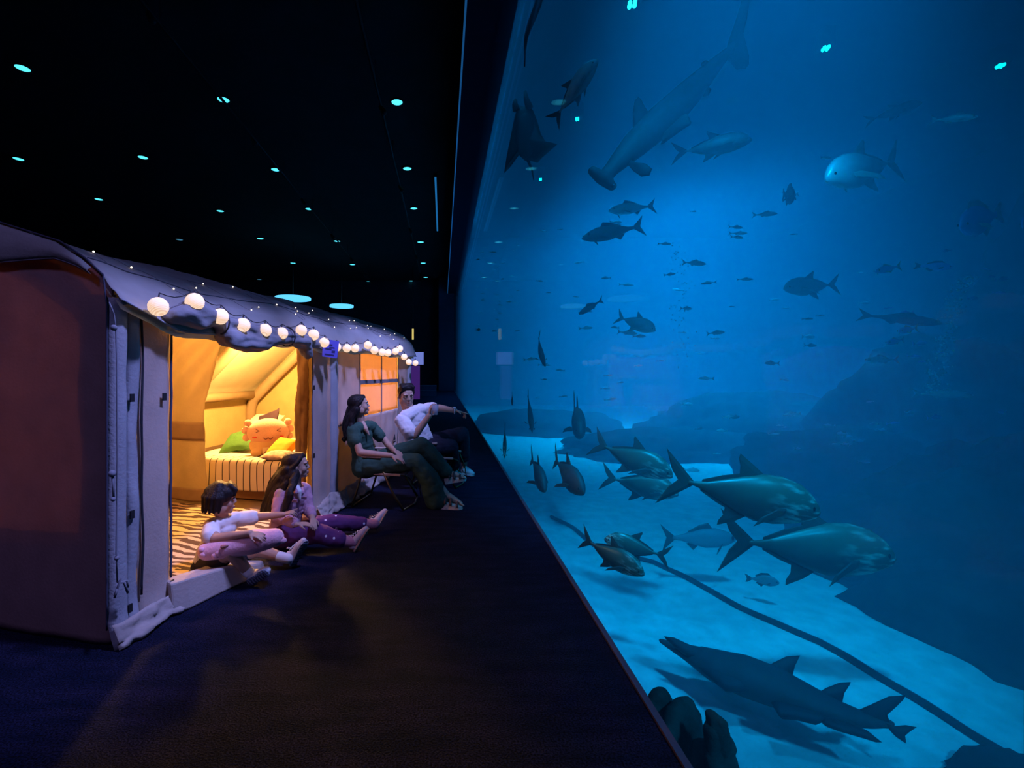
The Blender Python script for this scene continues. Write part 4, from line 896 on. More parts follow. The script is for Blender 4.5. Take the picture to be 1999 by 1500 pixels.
s_.chain([P(785, 822, 5.54), P(800, 844, 5.45)], [.085, .088]); s_.chain([P(826, 801, 5.85), P(844, 798, 5.83)], [.078, .076]); s_.cap(nS.lerp(fS, .15), .075, nS.lerp(fS, .85), .075)
s_.chain([P(789, 808, 5.66), P(801, 802, 5.70), P(812, 798, 5.80)], [.045, .05, .045])
keep(ma, s_.melt('shirt', ws, None, .009, 3, .010, 12, .006))
s_ = MB(); torso(s_, [P(820, 882, 5.80), P(820, 868, 5.80)], nS-fS, [(.15, .20), (.14, .19)], fw)
s_.chain([P(824, 874, 5.72), P(880, 872, 5.86), P(886, 906, 6.07)], [.125, .098, .085]); s_.chain([P(832, 866, 5.92), P(902, 848, 6.10), P(905, 892, 6.30)], [.125, .098, .085])
keep(ma, s_.melt('trousers', mat('navy_trousers', (.018, .014, .032), .9, var=.2), None, .010, 3, .008, 12))
shoe(ma, P(886, 937, 6.10), P(909, 940, 5.98), (0, 0, -1), .10, wsh, wsh, .025, .06, wl)
shoe(ma, P(902, 926, 6.40), P(925, 930, 6.26), (0, 0, -1), .10, wsh, wsh, .025, .06, wl)
q = MB().tube([P(887, 802, 5.72)+V((0, .040*math.cos(a), .040*math.sin(a))) for a in [2*PI*i/14 for i in range(14)]], .007, 8, closed=True).ball(P(887, 802, 5.72)+V((.0, -.03, .034)), (.02, .012, .02), 12, 8); keep(ma, q.obj('watch', mat('pale_watch', (.7, .68, .7), .3)))
gl_ = bpy.data.materials.new('drinking_glass'); gl_.use_nodes = True; b = gl_.node_tree.nodes['Principled BSDF']; b.inputs['Base Color'].default_value = (.8, .8, .9, 1); b.inputs['Roughness'].default_value = .08; b.inputs['Transmission Weight'].default_value = .6
gc = P(842, 800, 5.36)+V((.045, -.005, -.01)); t = empty('drinking_glass', gc, 'small clear drinking glass held up by the man', 'glass')
MB().tube([(0, 0, -.05), (0, 0, -.045), (0, 0, .07), (0, 0, .07), (0, 0, -.035)], [.030, .034, .040, .036, .030], 18).obj('glass_cup', gl_, t)
# ------------------------------------------------------------------ the tank: reef, hose, animals
rockm = mat('reef_rock', (.045, .05, .05), .95, var=.6, scale=3, bump=.8, bscale=9)
def rock(name, c, r, label, seed, group=None, amp=.28):
    mb = MB().ball((0, 0, 0), (1, 1, 1), 48, 32); vs = []
    for v in mb.v:
        q = v*1.4+V((seed*7, 0, 0)); d = 1+amp*noise.noise(q)+amp*.5*noise.noise(q*2.7)+amp*.22*noise.noise(q*7)
        vs.append(V((v.x*r[0]*d, v.y*r[1]*d, v.z*r[2]*d)))
    o = mesh_obj(name, vs, mb.f, rockm); o.location = c; return tag(o, label, 'rock', group)
rock('reef_rock', (7.0, 5.2, -.9), (1.85, 1.6, 1.55), 'biggest dark reef boulder at the right edge, rising over the others', 1)
rock('reef_rock', (6.0, 4.6, -1.2), (1.35, 1.3, .8), 'low dark reef rock in front of the biggest boulder, its edge on the pale sand', 2)
rock('reef_rock', (5.7, 5.8, -1.15), (.85, 1.0, .95), 'dark reef rock at the left foot of the biggest boulder', 3)
rock('reef_rock', (9.6, 10.5, -1.0), (2.6, 2.0, 1.2), 'hazy reef ridge far behind the two largest silver fish', 4)
rock('reef_rock', (13.5, 11.5, -.4), (3.2, 3, 2.6), 'hazy tall reef mass behind the biggest boulder', 5)
rock('reef_rock', (17.5, 11.0, 1.5), (3.0, 4.0, 5.5), 'dark reef wall looming far at the right edge of the tank', 6)
rock('reef_rock', (3.75, 2.92, -1.28), (.62, .28, .22), 'low dark rock on the sand at the bottom right corner', 7)
rock('reef_rock', (7.4, 14.6, -1.2), (4.0, 1.8, .75), 'low hazy reef bank at the far end of the bright sand, behind the trevallies', 8)
rock('reef_rock', (11.5, 16.5, -1.0), (4.2, 2.5, 1.5), 'faint reef bank farthest back in the haze, right of centre', 9)
rock('reef_rock', (4.6, 20.5, -1.1), (3.3, 2.2, .9), 'faint low reef bank far back along the glass', 10)
# hose on the sand
hp = [(1076,1008),(1120,1030),(1160,1062),(1215,1080),(1275,1094),(1340,1124),(1440,1184),(1520,1220),(1600,1255),(1700,1312),(1800,1370),(1900,1430),(1999,1485),(2100,1560)]
pts = []
for a, b in zip(hp, hp[1:]):
    for k in range(4):
        px = a[0]+(b[0]-a[0])*k/4; py = a[1]+(b[1]-a[1])*k/4; y = FPX*(EYE-SAND-.03)/(py-CY); p = W(px, py, y); p.z = sandz(p.x, p.y)+.03
        if p.x > GX+.1: pts.append(p)
tag(MB().tube(pts, .030, 8).obj('hose', mat('dark_hose', (.02, .025, .03), .6)), 'long dark hose lying across the pale sand of the tank', 'hose')
# leafy coral against the glass
coralm = mat('leaf_coral', (.035, .055, .045), .9, var=.5, scale=9, bump=.8, bscale=30)
def slab_px(poly, th, m, name, parent, curve=0):
    """an outline standing in the water: its own distance per point, a real thickness, rounded edge"""
    P3 = [W(*p) for p in poly]; c = sum(P3, V())/len(P3); n = V()
    for a, b in zip(P3, P3[1:]+P3[:1]): n += (a-c).cross(b-c)
    n.normalize(); k = len(P3)
    vs = [p+(c-p)*0 for p in P3]+[c+(p-c)*.82+n*th/2 for p in P3]+[c+(p-c)*.82-n*th/2 for p in P3]+[c+n*(th*.6+curve), c-n*(th*.6-curve)]
    loc = parent.location if parent else V()
    fs = []
    for i in range(k):
        j = (i+1) % k; fs += [(i, j, k+j, k+i), (j, i, 2*k+i, 2*k+j), (k+i, k+j, 3*k), (2*k+j, 2*k+i, 3*k+1)]
    return mesh_obj(name, [v-loc for v in vs], fs, m, parent)
def lobe(root, base, tip, w, m, n=10, seed=0):
    mb = MB(); a = V(base); b = V(tip)
    for i in range(n):
        u = i/(n-1); p = a.lerp(b, u); ww = w*(.45+.75*math.sin(PI*min(1, .15+u*.78)))
        mb.ball(p+V((.01*math.sin(i), 0, 0)), (ww*(1+.15*noise.noise(V((i*.7, seed, 0)))), .05, ww*.8), 14, 10, Matrix.Rotation(.5, 3, 'Z'))
    mb.v = [v-root.location for v in mb.v]
    return mb.melt('lobe', m, root, .016, 3, .012, 16)
cr_ = empty('leafy_coral', (1.45, 2.15, -1.18), 'dark leafy coral with rounded and pointed lobes at the foot of the glass', 'coral')
lobe(cr_, W(1330, 1620, 2.2), W(1325, 1400, 2.35), .20, coralm, 10, 1)
lobe(cr_, W(1300, 1500, 2.4), W(1285, 1368, 2.42), .13, coralm, 8, 2)
lobe(cr_, W(1385, 1640, 2.15), W(1368, 1470, 2.2), .12, coralm, 10, 4)
lobe(cr_, W(1412, 1660, 2.1), W(1402, 1425, 2.12), .10, coralm, 12, 3)
lobe(cr_, W(1404, 1470, 2.1), W(1400, 1400, 2.12), .045, coralm, 6, 5)
MB().cap(V((1.45, 2.2, -1.22))-cr_.location, .22, W(1380, 1640, 2.15)-cr_.location, .12).obj('base', coralm, cr_)
# ---- fish
def fmat(name, back, belly, rough=.45, band=None, spec=.5, metal=.15, patch=0, painted_shine=False):
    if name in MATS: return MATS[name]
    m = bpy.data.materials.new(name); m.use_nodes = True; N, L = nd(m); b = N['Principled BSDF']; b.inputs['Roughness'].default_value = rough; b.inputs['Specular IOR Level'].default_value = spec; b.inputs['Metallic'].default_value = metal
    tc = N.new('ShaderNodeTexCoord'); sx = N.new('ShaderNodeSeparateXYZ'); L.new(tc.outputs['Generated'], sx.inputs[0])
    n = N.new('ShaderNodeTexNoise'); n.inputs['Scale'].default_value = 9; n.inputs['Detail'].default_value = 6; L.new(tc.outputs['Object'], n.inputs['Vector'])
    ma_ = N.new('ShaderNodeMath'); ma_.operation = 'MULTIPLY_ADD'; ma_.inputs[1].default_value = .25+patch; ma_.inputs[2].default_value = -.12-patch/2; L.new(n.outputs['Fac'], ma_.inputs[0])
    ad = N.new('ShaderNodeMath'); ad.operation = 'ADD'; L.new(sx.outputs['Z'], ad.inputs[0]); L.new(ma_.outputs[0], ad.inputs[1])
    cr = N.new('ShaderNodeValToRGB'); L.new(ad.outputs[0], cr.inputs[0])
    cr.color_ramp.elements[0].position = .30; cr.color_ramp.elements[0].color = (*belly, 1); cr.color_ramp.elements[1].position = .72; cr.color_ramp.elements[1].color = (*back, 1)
    if patch and painted_shine:  # bright reflections towards the head, painted into the base colour
        mr_ = N.new('ShaderNodeMapRange'); mr_.inputs[1].default_value = .55; mr_.inputs[2].default_value = .95; L.new(sx.outputs['X'], mr_.inputs[0])
        n3 = N.new('ShaderNodeTexNoise'); n3.inputs['Scale'].default_value = 14; n3.inputs['Detail'].default_value = 5
        mp = N.new('ShaderNodeMapping'); mp.inputs['Scale'].default_value = (.6, 1, 2.2); L.new(tc.outputs['Object'], mp.inputs[0]); L.new(mp.outputs[0], n3.inputs['Vector'])
        r3 = N.new('ShaderNodeValToRGB'); r3.color_ramp.elements[0].position = .48; r3.color_ramp.elements[1].position = .62; L.new(n3.outputs['Fac'], r3.inputs[0])
        mu = N.new('ShaderNodeMath'); mu.operation = 'MULTIPLY'; L.new(mr_.outputs[0], mu.inputs[0]); L.new(r3.outputs[0], mu.inputs[1])
        mx = N.new('ShaderNodeMix'); mx.data_type = 'RGBA'; L.new(mu.outputs[0], mx.inputs[0]); L.new(cr.outputs[0], mx.inputs[6]); mx.inputs[7].default_value = (.55, .68, .58, 1)
        L.new(mx.outputs[2], b.inputs['Base Color']); MATS[name] = m; return m
    L.new(cr.outputs[0], b.inputs['Base Color']); MATS[name] = m; return m
gtm = fmat('trevally_skin', (.085, .135, .10), (.05, .065, .06), .36, patch=.3, painted_shine=True)
dkm = fmat('dark_fish', (.05, .06, .06), (.04, .045, .05), .6)
silm = fmat('silver_fish', (.9, .95, .95), (.6, .65, .65), .35, patch=.4)
palem = fmat('pale_fish', (.8, .85, .85), (.8, .85, .85), .5)
bluem = fmat('blue_fish', (.3, .45, .95), (.3, .5, .95), .5)
finm = mat('dusky_fin', (.045, .055, .05), .6); finp = mat('pale_fin', (.45, .5, .48), .6); finy = mat('yellow_fin', (.45, .5, .12), .6)
sharkm = fmat('shark_skin', (.018, .021, .024), (.012, .014, .016), .7, metal=0, spec=.15)
rayskin = fmat('ray_skin', (.035, .042, .05), (.05, .06, .065), .7, metal=0)
eyem = mat('fish_eye', (.01, .01, .012), .15)
GT = [(0, .005, -.03, .008), (.03, .055, -.065, .035), (.09, .125, -.10, .06), (.18, .185, -.145, .08), (.32, .215, -.185, .09), (.46, .205, -.195, .085), (.60, .155, -.155, .065), (.74, .095, -.095, .042), (.86, .042, -.042, .024), (.95, .02, -.02, .018), (1, .018, -.018, .012)]
GTF = dict(tail=[(.965, .022), (1.05, .10), (1.22, .25), (1.15, .09), (1.075, 0), (1.15, -.09), (1.22, -.25), (1.05, -.10), (.965, -.022)],
           dorsal=[(.44, .19), (.52, .245), (.66, .335), (.63, .255), (.62, .17), (.78, .11), (.9, .05), (.9, .02), (.7, .08), (.5, .15)],
           anal=[(.52, -.17), (.60, -.235), (.72, -.30), (.68, -.22), (.68, -.14), (.80, -.095), (.9, -.045), (.9, -.02), (.7, -.08), (.55, -.14)],
           pect=[(.27, -.02), (.36, -.03), (.50, -.12), (.55, -.20), (.42, -.13), (.30, -.08)])
SL = [(0, .0, -.01, .005), (.05, .03, -.03, .02), (.15, .065, -.06, .04), (.3, .09, -.08, .055), (.5, .09, -.085, .055), (.7, .06, -.055, .035), (.86, .028, -.025, .016), (1, .015, -.015, .008)]
SLF = dict(tail=[(.965, .018), (1.10, .085), (1.18, .13), (1.09, 0), (1.18, -.13), (1.10, -.085), (.965, -.018)], dorsal=[(.35, .08), (.42, .14), (.55, .12), (.75, .06), (.7, .04), (.45, .07)], anal=[(.6, -.065), (.68, -.11), (.78, -.05), (.7, -.04)], pect=[(.25, -.02), (.36, -.06), (.40, -.10), (.30, -.06)])
RD = [(0, .0, -.02, .008), (.05, .08, -.09, .03), (.15, .17, -.16, .06), (.35, .24, -.22, .075), (.55, .22, -.2, .065), (.75, .13, -.11, .04), (.9, .05, -.05, .02), (1, .045, -.045, .012)]
RDF = dict(tail=[(.96, .05), (1.12, .16), (1.2, .17), (1.14, .05), (1.14, -.05), (1.2, -.17), (1.12, -.16), (.96, -.05)], dorsal=[(.25, .2), (.35, .32), (.6, .30), (.82, .16), (.8, .08), (.5, .2)], anal=[(.55, -.18), (.65, -.28), (.82, -.15), (.78, -.09)], pect=[(.28, -.02), (.40, -.06), (.44, -.14), (.32, -.09)])
MS = {}
def fish_meshes(prof, fins, key, bend):
    k = (key, round(bend, 2))
    if k in MS: return MS[k]
    X = lambda x: .5-x/1.2                       # nose at +.5, fork tips near -.5
    Bd = lambda x: bend*(x-.35)**2*(1 if x > .35 else .4)
    n = 16; vs = []; S_ = 1/1.2
    fine = []
    for (a, b) in zip(prof, prof[1:]):
        for q in (0, .5): fine.append(tuple(a[i]+(b[i]-a[i])*q for i in range(4)))
    fine.append(prof[-1])
    for x, zt, zb, w in fine:
        for j in range(n):
            t = 2*PI*j/n; c, s = math.cos(t), math.sin(t)
            vs.append((X(x), Bd(x)*S_+w*S_*math.copysign(abs(c)**.85, c), S_*((zt+zb)/2+(zt-zb)/2*s)))
    m = len(fine); fs = [tuple(range(n)), tuple(reversed(range((m-1)*n, m*n)))]
    for i in range(m-1):
        for j in range(n): fs.append((i*n+j, (i+1)*n+j, (i+1)*n+(j+1) % n, i*n+(j+1) % n))
    me = bpy.data.meshes.new('body'); me.from_pydata(vs, [], fs); me.update()
    for p in me.polygons: p.use_smooth = True
    out = {'body': me}
    def fin(poly, off=0, slant=0, side=0):
        th = .006; k_ = len(poly); cx = sum(p[0] for p in poly)/k_; cz = sum(p[1] for p in poly)/k_; v2 = []
        for sgn in (0, 1, -1):
            for x, z in poly:
                f = 1 if sgn == 0 else .75; x_ = cx+(x-cx)*f; z_ = cz+(z-cz)*f
                y_ = Bd(x_)*S_+sgn*th
                if side: y_ = Bd(x_)*S_+side*(.075+(x_-.27)*.45)*S_+sgn*th
                v2.append((X(x_), y_, z_*S_))
        f2 = []
        for i in range(k_):
            j = (i+1) % k_; f2 += [(i, j, k_+j, k_+i), (j, i, 2*k_+i, 2*k_+j)]
        f2 += [tuple(range(k_, 2*k_)), tuple(reversed(range(2*k_, 3*k_)))]
        q = bpy.data.meshes.new('fin'); q.from_pydata(v2, [], f2); q.update(); return q
    out['tail_fin'] = fin(fins['tail']); out['dorsal_fin'] = fin(fins['dorsal']); out['anal_fin'] = fin(fins['anal'])
    out['pectoral_fin'] = fin(fins['pect'], side=1); out['pectoral_fin2'] = fin(fins['pect'], side=-1)
    e = MB(); x, zt, zb, w = .075, .1, -.08, .052
    for sd in (1, -1): e.ball((X(.085), (sd*.050+Bd(.08))*S_, .018*S_), (.017, .008, .017), 10, 8)
    q = bpy.data.meshes.new('eye'); q.from_pydata([tuple(v) for v in e.v], [], e.f); q.update(); out['eye'] = q
    MS[k] = out; return out
def orient(h, t, up=(0, 0, 1), roll=0):
    d = (h-t); Ln = d.length; f = d.normalized(); u = V(up); u = (u-f*u.dot(f)).normalized(); l = u.cross(f)
    M = Matrix(((f.x, l.x, u.x), (f.y, l.y, u.y), (f.z, l.z, u.z))) @ Matrix.Rotation(roll, 3, 'X')
    return Ln, M.to_4x4()
def place(head, tail, label, sp='gt', m=None, fm=None, cat='fish', group=None, bend=0, roll=0, name='trevally', parts=True, hs=1.0, tailm=None):
    prof, fins = dict(gt=(GT, GTF), sl=(SL, SLF), rd=(RD, RDF))[sp]
    h = W(*head); t = W(*tail)
    for p in (h, t):
        if p.x < GX+.12: k = (GX+.13)/p.x if p.x > 0 else 1; q = V((p.x*k, p.y*k, EYE+(p.z-EYE)*k)); p.x, p.y, p.z = q
    Ln, R = orient(h, t, roll=roll); ms = fish_meshes(prof, fins, sp, bend)
    M = Matrix.Translation((h+t)/2) @ R @ Matrix.Diagonal((Ln, Ln*hs, Ln*hs, 1))
    if not parts:
        key = (sp, round(bend, 2), 'one')
        if key not in MS:
            bm_ = bmesh.new()
            for k in ('body', 'tail_fin', 'dorsal_fin', 'anal_fin'): bm_.from_mesh(ms[k])
            q = bpy.data.meshes.new('fish'); bm_.to_mesh(q); bm_.free()
            for p in q.polygons: p.use_smooth = True
            MS[key] = q
        me = MS[key]
        if len(me.materials) == 0: me.materials.append(m)
        o = bpy.data.objects.new(name, me); link(o); o.matrix_world = M
        o.material_slots[0].link = 'OBJECT'; o.material_slots[0].material = m
        return tag(o, label, cat, group)
    e = empty(name, (0, 0, 0), label, cat, group); e.matrix_world = M
    for k, me in ms.items():
        nm = 'pectoral_fin' if k.startswith('pect') else k
        q = me.copy(); q.materials.clear(); q.materials.append(m if k == 'body' else eyem if k == 'eye' else (tailm or fm) if k == 'tail_fin' else fm)
        o = bpy.data.objects.new(nm, q); link(o, e)
    return e
G1 = 'giant trevallies schooling low over the sand'
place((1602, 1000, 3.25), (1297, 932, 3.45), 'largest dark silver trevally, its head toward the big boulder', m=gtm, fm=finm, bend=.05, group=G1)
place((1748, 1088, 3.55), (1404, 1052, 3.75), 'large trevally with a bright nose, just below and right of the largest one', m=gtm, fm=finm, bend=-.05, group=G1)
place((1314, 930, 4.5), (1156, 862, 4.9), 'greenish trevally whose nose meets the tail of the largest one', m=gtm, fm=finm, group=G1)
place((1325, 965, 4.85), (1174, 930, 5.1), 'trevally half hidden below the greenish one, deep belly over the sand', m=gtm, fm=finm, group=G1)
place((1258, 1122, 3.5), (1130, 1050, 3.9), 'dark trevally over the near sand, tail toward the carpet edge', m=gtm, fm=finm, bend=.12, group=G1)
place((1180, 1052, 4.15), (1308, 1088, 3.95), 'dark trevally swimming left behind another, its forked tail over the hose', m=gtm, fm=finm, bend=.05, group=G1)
place((1140, 962, 4.5), (1074, 892, 5.3), 'dark trevally coming head on beside the glass, right of a smaller twin', m=dkm, fm=finm, bend=.1, group=G1)
place((1064, 958, 5.5), (1036, 890, 6.3), 'small dark trevally coming head on closest to the glass edge', m=dkm, fm=finm, group=G1)
place((1134, 848, 6.2), (1120, 792, 7.4), 'dark fish coming head on just left above the greenish trevally', m=dkm, fm=finm, group=G1)
place((1039, 845, 8.2), (1030, 765, 9.0), 'slim dark fish hanging steeply near the far glass', 'sl', dkm, finm, name='jackfish')
place((985, 895, 8.6), (986, 828, 9.2), 'slim greenish dark fish just above the far carpet edge', 'sl', gtm, finm, name='jackfish')
place((1000, 792, 10.5), (1000, 768, 11), 'small dark fish near the far glass, above the slim greenish one', 'sl', dkm, finm, name='jackfish', parts=False)
place((1064, 716, 8.6), (1044, 652, 9.4), 'slim dark fish diving head down in mid water by the far glass', 'sl', dkm, finm, name='jackfish', bend=.15)
place((1130, 614, 9.5), (1178, 584, 10), 'slim dark fish slanting down to the left in mid water', 'sl', dkm, finm, name='jackfish')
place((1136, 466, 7.2), (1260, 440, 7.6), 'long dark backed tuna swimming left under a paler one', 'sl', fmat('tuna_skin', (.25, .3, .32), (.09, .1, .11), .4), finm, name='tuna', hs=1.25)
place((1188, 412, 9), (1282, 402, 9.4), 'pale tuna swimming left above the dark backed one', 'sl', palem, finm, name='tuna', hs=1.25)
place((1280, 645, 8.5), (1203, 618, 9), 'pale deep bodied fish heading right in mid water', 'gt', silm, finp, name='jackfish')
place((1530, 563, 7.5), (1638, 555, 7.8), 'pale striped jackfish swimming left at mid height', 'gt', palem, finp, name='jackfish', hs=.75)
place((1708, 531, 7.2), (1760, 519, 7.4), 'small blue fish with a yellow tail, left of a blue one with a dark tail', 'sl', bluem, finy, name='fusilier', hs=1.2)
place((1860, 522, 6), (1784, 519, 6.2), 'blue fish with a dark tail heading right', 'rd', bluem, finm, name='surgeonfish', hs=.8)
place((1874, 443, 5.5), (1958, 414, 5.8), 'bright blue deep bodied fish at the upper right edge', 'rd', bluem, finp, name='surgeonfish')
place((1754, 648, 7.5), (1793, 640, 7.7), 'small blue fish with a yellow tail under the faint shark shape', 'sl', bluem, finy, name='fusilier', hs=1.3)
place((1731, 670, 7.6), (1766, 663, 7.8), 'small blue fish just below left of a yellow tailed one', 'sl', bluem, finp, name='fusilier', hs=1.2)
place((1902, 772, 5.6), (1776, 768, 5.8), 'long pale slender fish heading right near the right edge', 'sl', palem, finp, name='emperor_fish')
place((1690, 704, 7), (1757, 702, 7.2), 'slender pale fish swimming left, above the long slender one', 'sl', palem, finp, name='emperor_fish')
place((1842, 632, 8.6), (1670, 614, 9.2), 'faint slender shark shape in the haze at the right', 'sl', dkm, finm, cat='shark', name='reef_shark')
place((1438, 1052, 5.4), (1288, 1050, 5.6), 'blurred grey fish low over the sand under the largest trevally', 'sl', fmat('grey_fish', (.16, .2, .22), (.2, .25, .28), .6), finm, name='grouper', hs=1.9)
place((1522, 1138, 5.0), (1454, 1128, 5.2), 'small grey fish hovering over the sand left of the boulder', 'rd', fmat('grey_fish', (.16, .2, .22), (.2, .25, .28)), finm, name='grouper')
place((1550, 384, 7), (1528, 380, 7.6), 'small dark round fish seen from behind in the bright haze', 'rd', dkm, finm, name='butterflyfish')
place((1800, 200, 7.2), (1688, 238, 7.6), 'large faint fish in the dark upper right water', 'gt', fmat('haze_fish', (.12, .15, .17), (.14, .17, .19)), finm, name='jackfish', hs=.8)
place((1910, 228, 5.6), (1812, 236, 6.0), 'pale bright fish at the dark upper right, before a dim one', 'sl', silm, finp, name='jackfish', hs=1.3)
place((1166, 116, 4.6), (1076, 238, 5.0), 'silver headed trevally climbing steeply at the upper left of the tank', 'gt', fmat('gt_bright', (.5, .56, .55), (.06, .07, .07), .4, patch=.1), finm, bend=.12, roll=.3, hs=.85, group='trevallies high in the water')
place((1468, 272, 4.8), (1312, 300, 5.1), 'silver backed trevally right below the hammerhead', 'gt', fmat('gt_bright', (.5, .56, .55), (.06, .07, .07)), finm, hs=.85, group='trevallies high in the water')
place((1612, 348, 4.2), (1765, 310, 4.4), 'bright diamond shaped trevally with trailing fins at the right', 'gt', silm, finp, bend=-.06, group='trevallies high in the water')
place((1995, 440, 5.6), (2040, 420, 5.8), 'blue fish cut off by the right edge of the photo', 'rd', bluem, finm, name='surgeonfish')
# loose shoals of small fish
rs = random.Random(11)
def shoal(n, x0, x1, y0, y1, d0, d1, l0, l1, m, label, group, flat=.12):
    for i in range(n):
        px = rs.uniform(x0, x1); py = rs.uniform(y0, y1); d = rs.uniform(d0, d1)
        kx = (px-CX)/FPX
        if kx*d < GX+.25: d = (GX+.25)/kx*rs.uniform(1.02, 1.25)
        Lf = rs.uniform(l0, l1); s = rs.choice((-1, -1, 1)); w = Lf*FPX/d*rs.uniform(.6, 1)
        y2 = d+rs.uniform(-.5, .5)*Lf; dy = rs.uniform(-flat, flat)*w
        place((px, py, d), (px+s*w, py+dy, max(y2, (GX+.2)/max(.02, (px+s*w-CX)/FPX))), label, 'sl', m, None, 'fish', group, name='small_fish', parts=False, hs=rs.uniform(1, 1.5))
shoal(46, 935, 1010, 480, 650, 13, 20, .12, .22, silm, 'tiny silver fish in the loose shoal along the far glass', 'tiny fish shoaling by the far glass')
shoal(30, 1040, 1330, 430, 780, 9, 15, .2, .55, palem, 'small pale fish in the hazy mid water left of centre', 'pale fish in the haze left of centre')
shoal(34, 1330, 1720, 300, 830, 8, 14, .2, .5, palem, 'small pale fish in the hazy mid water right of centre', 'pale fish in the haze right of centre')
shoal(18, 1730, 1990, 480, 860, 6, 10, .15, .35, bluem, 'small bluish fish in the dark water by the right reef', 'bluish fish by the right reef')
shoal(30, 1330, 1800, 800, 930, 7, 11, .15, .35, palem, 'small pale fish low over the hazy reef ridge', 'pale fish over the reef ridge')
# ---- hammerhead
hm = empty('hammerhead_shark', W(1300, 230, 4.51), 'large hammerhead shark diving head down across the upper tank', 'shark')
sp = [(1182, 343, 4.18), (1205, 318, 4.22), (1240, 282, 4.30), (1290, 237, 4.43), (1345, 182, 4.59), (1395, 128, 4.80), (1425, 97, 4.92), (1438, 70, 5.00)]
rd = [.056, .086, .128, .158, .135, .08, .044, .034]
mb = MB(); P3 = [W(*p) for p in sp]; mb.chain(P3, rd, 18)
mb.cap(W(1157, 334, 4.10), .046, W(1176, 348, 4.14), .062); mb.cap(W(1176, 348, 4.14), .062, W(1195, 364, 4.18), .044)
mb.cap(W(1176, 348, 4.14), .058, W(1190, 335, 4.20), .072)
mb.v = [v-hm.location for v in mb.v]; body = mb.melt('body', sharkm, hm, .02, 4)
def fin_of(root, name, poly, th, m, part=None):
    o = slab_px(poly, th, m, name, root); return o
shf = mat('shark_fin', (.008, .010, .012), .8, spec=.1)
fin_of(hm, 'dorsal_fin', [(1240, 272, 4.35), (1236, 250, 4.35), (1236, 215, 4.35), (1239, 196, 4.35), (1246, 189, 4.35), (1256, 208, 4.39), (1264, 221, 4.43), (1280, 224, 4.43), (1272, 246, 4.43)], .05, shf)
fin_of(hm, 'pectoral_fin', [(1295, 262, 4.30), (1310, 248, 4.26), (1334, 226, 4.18), (1342, 222, 4.18), (1350, 240, 4.14), (1336, 248, 4.14), (1318, 262, 4.22), (1290, 282, 4.26)], .05, shf)
fin_of(hm, 'pectoral_fin', [(1232, 312, 4.18), (1244, 318, 4.06), (1262, 320, 4.02), (1273, 330, 3.98), (1268, 343, 3.98), (1252, 345, 4.02), (1236, 334, 4.10), (1226, 322, 4.18)], .05, shf)
fin_of(hm, 'pelvic_fin', [(1368, 172, 4.63), (1378, 166, 4.59), (1389, 174, 4.55), (1384, 186, 4.55), (1372, 188, 4.59), (1360, 186, 4.63)], .04, shf)
fin_of(hm, 'second_dorsal_fin', [(1372, 136, 4.71), (1370, 122, 4.71), (1376, 118, 4.71), (1384, 126, 4.76), (1394, 122, 4.80), (1386, 136, 4.76)], .035, shf)
fin_of(hm, 'tail_fin', [(1416, 104, 4.92), (1422, 80, 4.96), (1436, 40, 5.00), (1448, 0, 5.04), (1456, -40, 5.08), (1466, -38, 5.08), (1462, 5, 5.04), (1456, 40, 5.00), (1446, 82, 4.96), (1450, 104, 4.92), (1462, 126, 4.88), (1456, 134, 4.88), (1438, 136, 4.88), (1420, 118, 4.92)], .06, shf)
for a in ((1157, 331, 4.10), (1197, 363, 4.14)): MB().ball(W(*a)-hm.location, .02, 8, 6).obj('eye', eyem, hm)
# ---- manta ray
mr = empty('manta_ray', W(1028, 255, 8.5), 'dark manta ray with curled head fins near the top left of the tank', 'ray')
yb = 8.6
slab_px([(1012, 205, yb), (1021, 208, yb), (1030, 205, yb), (1041, 216, yb), (1050, 240, yb-.1), (1056, 262, yb-.2), (1068, 281, yb-.4), (1088, 282, yb-.6), (1072, 296, yb-.4), (1058, 308, yb-.2), (1049, 318, yb), (1036, 314, yb+.1), (1025, 314, yb+.1), (1014, 304, yb+.1), (1004, 304, yb), (994, 312, yb), (984, 338, yb+.1), (990, 300, yb), (998, 262, yb), (1005, 226, yb)], .14, rayskin, 'body', mr)
for pts in ([(1008, 215, yb-.05), (1005, 204, yb-.05), (1006, 194, yb-.05)], [(1034, 212, yb-.05), (1028, 196, yb-.05), (1025, 178, yb-.05)]):
    MB().tube([W(*p)-mr.location for p in pts], [.07, .055, .025], 10).obj('head_fin', rayskin, mr)
MB().tube([W(*p)-mr.location for p in ((1030, 312, yb), (1038, 330, yb), (1042, 352, yb+.1))], [.03, .02, .008], 8).obj('tail', rayskin, mr)
MB().ball(W(1026, 265, yb-.08)-mr.location, (.20, .12, .42), 16, 12).obj('back_ridge', rayskin, mr)
# ---- guitarfish over the sand
gf = empty('guitarfish', W(1520, 1340, 3.3), 'dark wedge snouted guitarfish gliding low over the near sand', 'ray')
ZR = -.86
def S3(px, py, dz=0): y = FPX*(EYE-ZR-dz)/(py-CY); return (px, py, y)
sp = [((1300, 1256), .035), ((1345, 1276), .085), ((1400, 1302), .15), ((1455, 1320), .185), ((1510, 1340), .175), ((1570, 1366), .14), ((1630, 1390), .10), ((1690, 1406), .062), ((1735, 1412), .035)]
mb = MB()
for (a, ra), (b, rb) in zip(sp, sp[1:]):
    A = W(*S3(*a)); B = W(*S3(*b))
    for k in range(4):
        u = k/4; p = A.lerp(B, u); r = ra+(rb-ra)*u; f = (B-A).normalized(); l = V((0, 0, 1)).cross(f).normalized(); uu = f.cross(l)
        mb.ball(p, (max(.07, r*.9), r*1.0, r*.72), 16, 10, Matrix((f, l, uu)).transposed())
